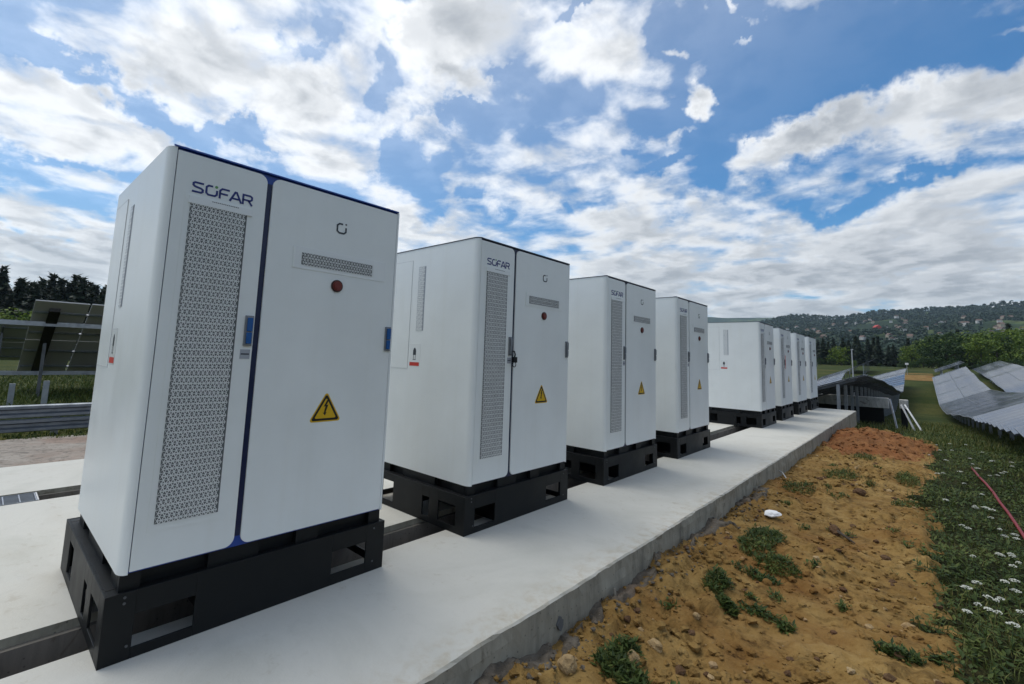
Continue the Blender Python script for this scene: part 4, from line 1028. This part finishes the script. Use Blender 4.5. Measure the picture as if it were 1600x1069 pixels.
# far woods on the hillside: one mass
b = MB(); k = b.mi('hillwood'); rn = random.Random(33)
LQ = []
for q in range(40):      # a few ready leaf clusters: (offset, two half axes)
    d = Vector((rn.gauss(0, 1), rn.gauss(0, 1), rn.gauss(0, 1))).normalized()*rn.uniform(.6, 1.0); nn = (d + Vector((rn.uniform(-.6, .6), rn.uniform(-.6, .6), .5))).normalized()
    a_ = nn.orthogonal().normalized(); LQ.append((d, a_, nn.cross(a_)))
cnt_w = 0
while cnt_w < 11000:
    az = -12+33*rn.random(); r = 330+1720*rn.random()**.8
    x, y = polar(az, r); f = mn.fractal(Vector((x*.006, y*.006, 2)), 1, 2, 4)
    lim = .10 + 1.2*sm((r-1500)/350) - .15*sm((700-r)/300)
    if f > lim + rn.uniform(-.2, .25): continue
    cnt_w += 1
    h = rn.uniform(5, 10)*(1 + .25*(r > 1600)); rx = h*.42; z0_ = TH(x, y)+h*.45; sz = h*.24
    for (d, a_, b_) in rn.sample(LQ, 15):
        px_, py_, pz_ = x+d.x*rx, y+d.y*rx, z0_+d.z*h*.5; s_ = sz*rn.uniform(.7, 1.4); i = len(b.v)
        b.v += [(px_-a_.x*s_, py_-a_.y*s_, pz_-a_.z*s_), (px_-b_.x*s_, py_-b_.y*s_, pz_-b_.z*s_), (px_+a_.x*s_, py_+a_.y*s_, pz_+a_.z*s_), (px_+b_.x*s_, py_+b_.y*s_, pz_+b_.z*s_)]
        b.f.append((i, i+1, i+2, i+3)); b.m.append(k)
tag(b.build('hillside_woods'), kind='stuff')
# houses on the hillside
def house(w, d, h, wm, rm):
    e = empty('house', (0, 0, 0)); b = MB(); b.box((-w/2, -d/2, -3), (w/2, d/2, h), wm); wl = b.build('wall', e)
    b = MB(); o = .5; r_ = w*.42
    b.prism([(-w/2-o, h-.1), (w/2+o, h-.1), (0, h+r_)], 'y', -d/2-o, d/2+o, rm); rf = b.build('roof', e)
    b = MB(); b.box((w*.18, -.4, h+r_*.3), (w*.18+.7, .4, h+r_*1.15), 'roof_grey'); b.build('chimney', rf)
    b = MB()
    for sx in (-1, 1):
        for yy in (-d*.28, d*.28):
            for zz in (1.2, 3.8)[:2 if h > 5 else 1]: b.box((sx*w/2-(.04 if sx < 0 else -.002), yy-.6, zz), (sx*w/2+(.04 if sx > 0 else -.002), yy+.6, zz+1.3), 'hole')
    for xx in (-w*.25, w*.25):
        for zz in (1.2, 3.8)[:2 if h > 5 else 1]: b.box((xx-.6, -d/2-.04, zz), (xx+.6, -d/2-.002, zz+1.3), 'hole')
    b.build('window', wl); return e
HS = [house(10, 12, 5.6, 'house_wall', 'roof_brown'), house(9, 9, 5.2, 'house_wall', 'roof_grey'), house(11, 9, 4.5, 'house_wall2', 'roof_brown')]
hl = ['small white house with a brown roof far off on the wooded hillside', 'small white house with a grey roof far off on the wooded hillside', 'small cream house with a brown roof far off on the wooded hillside']
cnt = [0, 0, 0]; n = 0
while n < 105:
    az = rn.uniform(-8, 15.5); r = rn.uniform(760, 1700); x, y = polar(az, r)
    if rn.random() > .35 + .65*sm(1-abs(az-5)/9) and az > -1: continue
    if az < -1 and not (900 < r < 1450): continue
    q = rn.choice((0, 0, 1, 2)); o = HS[q] if cnt[q] == 0 else copy_tree(HS[q]); cnt[q] += 1; n += 1
    s = rn.uniform(.38, .72); o.location = (x, y, TH(x, y)+4); o.rotation_euler.z = rn.uniform(0, 3.14); o.scale = (s, s, s)
    tag(o, hl[q], 'house', ['white houses with brown roofs on the hillside', 'white houses with grey roofs on the hillside', 'cream houses with brown roofs on the hillside'][q])
hr = house(9, 8, 3.5, 'roof_red', 'roof_red'); x, y = polar(2.95, 1050); hr.location = (x, y, TH(x, y)+6); hr.rotation_euler.z = .6
tag(hr, 'bright red house standing out among the white ones on the hillside', 'house')

# ------------------------------------------------------------------ the air
hm = bpy.data.materials.new('haze'); hm.use_nodes = True; hn = hm.node_tree
for nd in list(hn.nodes): hn.nodes.remove(nd)
ho = hn.nodes.new('ShaderNodeOutputMaterial'); pv = hn.nodes.new('ShaderNodeVolumePrincipled')
pv.inputs['Color'].default_value = (.66, .85, 1.0, 1); pv.inputs['Density'].default_value = .00010; pv.inputs['Anisotropy'].default_value = .3
hn.links.new(pv.outputs[0], ho.inputs['Volume']); M['haze'] = hm
b = MB(); b.box((-6200, -6200, -900), (6200, 6200, 460), 'haze'); tag(b.build('haze'), kind='stuff')

# ------------------------------------------------------------------ sky and light
SUN_AZ, SUN_EL = 106.0, 66.0     # azimuth from +Y towards -X
sd = Vector((-sin(rad(SUN_AZ))*cos(rad(SUN_EL)), cos(rad(SUN_AZ))*cos(rad(SUN_EL)), sin(rad(SUN_EL))))
w = bpy.data.worlds.new('World'); SC.world = w; w.use_nodes = True
nt = NT(w.node_tree); bg = w.node_tree.nodes['Background']
sky = nt.n('ShaderNodeTexSky', sky_type='NISHITA'); sky.sun_disc = False; sky.sun_elevation = rad(SUN_EL)
sky.sun_rotation = rad(-SUN_AZ); sky.altitude = 300; sky.air_density = 1.0; sky.dust_density = .6; sky.ozone_density = 2.0
tc = nt.n('ShaderNodeTexCoord').outputs['Generated']
sep = nt.n('ShaderNodeSeparateXYZ'); nt.l(tc, sep.inputs[0])
zc = nt.math('MAXIMUM', sep.outputs[2], 0.0); den = nt.math('ADD', zc, 0.14)
comb = nt.n('ShaderNodeCombineXYZ'); nt.l(nt.math('DIVIDE', sep.outputs[0], den), comb.inputs[0]); nt.l(nt.math('DIVIDE', sep.outputs[1], den), comb.inputs[1])
plane = comb.outputs[0]
# direction as (azimuth, elevation) in degrees for the broad layout of the cloud field
azn = nt.math('MULTIPLY', nt.math('ARCTAN2', nt.math('MULTIPLY', sep.outputs[0], -1.0), sep.outputs[1]), 180/pi)
eln = nt.math('MULTIPLY', nt.math('ARCSINE', sep.outputs[2]), 180/pi)
ae = nt.n('ShaderNodeCombineXYZ'); nt.l(azn, ae.inputs[0]); nt.l(eln, ae.inputs[1])
#B0
CLOUD_BLOBS = [  # azimuth, elevation, half sizes in degrees, turn, weight
 (3.9, 29.4, 12.8, 6.2, -2.78, -0.34), (12.8, 25.7, 7.2, 4.6, -2.86, -0.26), (11.3, 33.0, 7.9, 4.3, -2.82, -0.2), (8.8, 19.3, 5.7, 2.0, 2.92, -0.18), (16.9, 19.0, 4.7, 2.1, 3.09, -0.2),
 (2.5, 15.4, 5.8, 1.5, 3.01, -0.24), (-3.5, 16.3, 3.7, 1.0, 3.14, -0.14), (9.5, 14.5, 6.4, 1.1, 3.06, -0.12), (22.5, 36.0, 3.3, 2.3, 1.8, -0.22), (22.5, 28.7, 3.1, 2.3, 2.01, -0.12),
 (19.3, 25.0, 2.9, 1.6, -2.96, -0.15), (21.1, 22.6, 5.0, 1.0, 3.08, -0.2), (26.3, 26.4, 2.2, 1.2, -3.02, -0.12), (87.4, 25.1, 2.8, 1.2, -2.71, -0.26), (83.1, 23.9, 3.2, 1.4, -2.84, -0.26),
 (78.2, 22.0, 3.1, 1.4, -2.67, -0.24), (72.8, 21.3, 3.5, 1.1, -2.92, -0.22), (89.7, 26.8, 1.8, 0.7, -2.83, -0.12), (75.8, 21.1, 2.2, 1.4, -2.6, -0.14), (53.1, 20.0, 4.4, 3.0, 1.74, -0.26),
 (54.7, 25.2, 2.9, 2.0, 2.0, -0.2), (57.9, 31.0, 3.0, 2.1, 2.32, -0.2), (68.6, 31.6, 2.8, 1.6, 3.08, -0.2), (65.7, 33.8, 2.6, 0.9, -2.96, -0.14), (57.2, 37.2, 2.1, 1.0, -3.01, -0.26),
 (56.2, 34.7, 1.9, 0.6, -2.91, -0.12), (42.8, 32.0, 5.0, 0.8, -3.07, -0.22), (47.5, 27.9, 2.6, 1.0, -2.63, -0.2), (33.3, 39.1, 3.4, 0.7, -3.09, -0.22), (61.0, 27.6, 1.8, 1.2, -3.0, -0.1),
 (50.9, 28.7, 3.0, 1.0, -2.65, -0.16), (45.4, 27.4, 2.3, 0.8, -3.06, -0.15), (34.9, 17.4, 1.8, 0.9, -3.13, -0.14), (29.4, 19.2, 3.1, 0.9, 3.02, -0.1), (76.8, 32.9, 1.1, 0.4, 3.07, -0.1),
 (87.0, 15.1, 4.5, 0.6, -2.92, -0.14), (88.6, 10.6, 3.4, 0.5, -3.03, -0.14), (82.5, 14.8, 3.7, 0.5, -2.91, -0.1), (87.5, 8.4, 3.9, 0.4, -3.09, -0.08), (47.1, 19.7, 1.5, 1.0, 3.07, -0.14),
 (43.4, 18.0, 2.4, 0.9, 3.1, -0.1), (50.6, 24.2, 2.4, 1.2, -2.95, -0.12), (-6.7, 23.2, 4.0, 2.2, 1.5, 0.3), (-3.7, 20.8, 3.6, 2.5, 3.0, 0.26), (2.1, 22.4, 6.3, 2.6, 3.09, 0.34),
 (9.3, 20.9, 5.1, 2.6, 2.92, 0.32), (18.5, 29.1, 2.5, 1.7, -2.86, 0.36), (22.3, 33.9, 1.8, 1.0, -2.94, 0.28), (14.8, 34.0, 1.3, 0.7, -2.87, 0.26), (12.0, 22.7, 1.4, 0.6, -2.94, 0.2),
 (14.5, 36.7, 2.8, 0.6, -2.79, 0.2), (21.1, 25.9, 2.8, 0.6, 2.9, 0.12), (-5.0, 27.4, 2.6, 0.6, -2.75, 0.1), (42.1, 36.2, 16.1, 4.2, -3.11, 0.16), (36.7, 24.4, 10.6, 4.3, -3.13, 0.16),
 (29.5, 32.2, 4.5, 4.0, 1.21, 0.16), (66.5, 24.3, 8.0, 5.4, -3.03, 0.16), (78.3, 28.4, 6.7, 3.0, -2.97, 0.16), (87.7, 17.2, 4.4, 3.3, -2.83, 0.14), (25.5, 16.8, 9.8, 3.7, -3.09, 0.15),
 (1.2, 10.7, 15.4, 2.7, 3.14, 0.2), (-3.3, 14.1, 4.9, 1.7, 3.1, 0.12), (56.2, 24.0, 2.1, 1.7, 1.85, 0.14), (81.5, 8.9, 9.6, 1.5, -3.09, 0.1), (61.4, 32.3, 3.5, 1.9, -3.0, 0.08),
 (50.2, 31.4, 3.8, 2.1, -2.77, 0.15), (50.3, 32.6, 4.6, 1.1, -2.83, 0.1), (13.3, 9.0, 12.4, 2.1, -3.1, 0.08), (44.5, 16.1, 9.7, 3.1, 3.1, 0.1)]
#B1
bias = None
wn = nt.noise(tc, 5.0, 8, .62)
wsub = nt.n('ShaderNodeVectorMath', operation='MULTIPLY_ADD'); nt.l(wn.outputs[1], wsub.inputs[0]); wsub.inputs[1].default_value = (20, 18, 0); wsub.inputs[2].default_value = (-10, -9, 0)
aew = nt.n('ShaderNodeVectorMath', operation='ADD'); nt.l(ae.outputs[0], aew.inputs[0]); nt.l(wsub.outputs[0], aew.inputs[1])
for (a_, e_, sx, sy, rot, wt) in CLOUD_BLOBS:
    mp = nt.n('ShaderNodeMapping', vector_type='TEXTURE'); nt.l(aew.outputs[0], mp.inputs[0])
    mp.inputs['Location'].default_value = (a_, e_, 0); mp.inputs['Rotation'].default_value = (0, 0, rot); mp.inputs['Scale'].default_value = (sx, sy, 1)
    ln = nt.n('ShaderNodeVectorMath', operation='LENGTH'); nt.l(mp.outputs[0], ln.inputs[0])
    mr = nt.maprange(ln.outputs['Value'], 0.1, 1.45, wt, 0.0)
    bias = mr if bias is None else nt.math('ADD', bias, mr)
if bias is None: bias = 0.0
def field(vec):
    n1 = nt.noise(vec, 1.25, 12, .53, .35); n2 = nt.noise(vec, 5.0, 9, .56, .3)
    return nt.math('ADD', nt.math('MULTIPLY_ADD', n1.outputs[0], 1.05, -.185), nt.math('MULTIPLY_ADD', n2.outputs[0], .55, -.265))
f1 = field(plane)
offv = nt.n('ShaderNodeVectorMath', operation='ADD'); nt.l(plane, offv.inputs[0])
so = Vector((sd.x, sd.y)).normalized()*.10; offv.inputs[1].default_value = (so.x, so.y, 0)
f2 = field(offv.outputs[0])
low = nt.maprange(eln, 4.0, 17.0, .20, 0.0)
dens = nt.math('ADD', nt.math('ADD', nt.math('ADD', f1, nt.math('MULTIPLY', bias, .78)), 0.195), low)
cover = nt.maprange(dens, .405, .72)
thick = nt.maprange(dens, .56, .86)
lit = nt.maprange(nt.math('SUBTRACT', f1, f2), -.10, .09)
sun_dot = nt.n('ShaderNodeVectorMath', operation='DOT_PRODUCT'); nt.l(tc, sun_dot.inputs[0]); sun_dot.inputs[1].default_value = tuple(sd)
glow = nt.maprange(sun_dot.outputs['Value'], .1, 1.0, .80, 1.22)
shade = nt.math('MULTIPLY_ADD', thick, -.54, nt.math('MULTIPLY_ADD', lit, .46, .74))
bright = nt.math('MULTIPLY', shade, glow)
ccol = nt.mix(nt.math('MULTIPLY', bright, 1.0, clamp=True), (5.5, 5.95, 6.55), (8.75, 8.85, 8.9))
cb = nt.n('ShaderNodeVectorMath', operation='SCALE'); nt.l(ccol, cb.inputs[0]); nt.l(nt.math('MULTIPLY_ADD', bright, .41, .40), cb.inputs['Scale'])
hz = nt.math('ADD', nt.maprange(sep.outputs[2], 0.0, .26, .42, 0.03), nt.maprange(sun_dot.outputs['Value'], .25, .85, 0.0, .30))      # thicker, paler air low down
cov2 = nt.math('MAXIMUM', nt.math('MULTIPLY', cover, .96), hz)
blue = nt.mix(1.0, sky.outputs[0], (.22, .63, .87), 'MULTIPLY')
final = nt.mix(cov2, blue, cb.outputs[0])
nt.l(final, bg.inputs['Color']); bg.inputs['Strength'].default_value = 0.09
w.cycles.sampling_method = 'MANUAL'; w.cycles.sample_map_resolution = 512

sl = bpy.data.lights.new('sun', 'SUN'); sl.energy = 1.2; sl.angle = rad(38); sl.color = (1, .93, .82)
so_ = bpy.data.objects.new('sun', sl); COL.objects.link(so_); so_.rotation_euler = (-sd).to_track_quat('-Z', 'Y').to_euler()
so_.location = (0, 0, 30)

SC.view_settings.view_transform = 'Standard'; SC.view_settings.look = 'None'; SC.view_settings.gamma = 1; SC.view_settings.exposure = 0.76
SC.cycles.max_bounces = 6; SC.cycles.diffuse_bounces = 3; SC.cycles.glossy_bounces = 3; SC.cycles.transparent_max_bounces = 6
SC.cycles.use_denoising = True
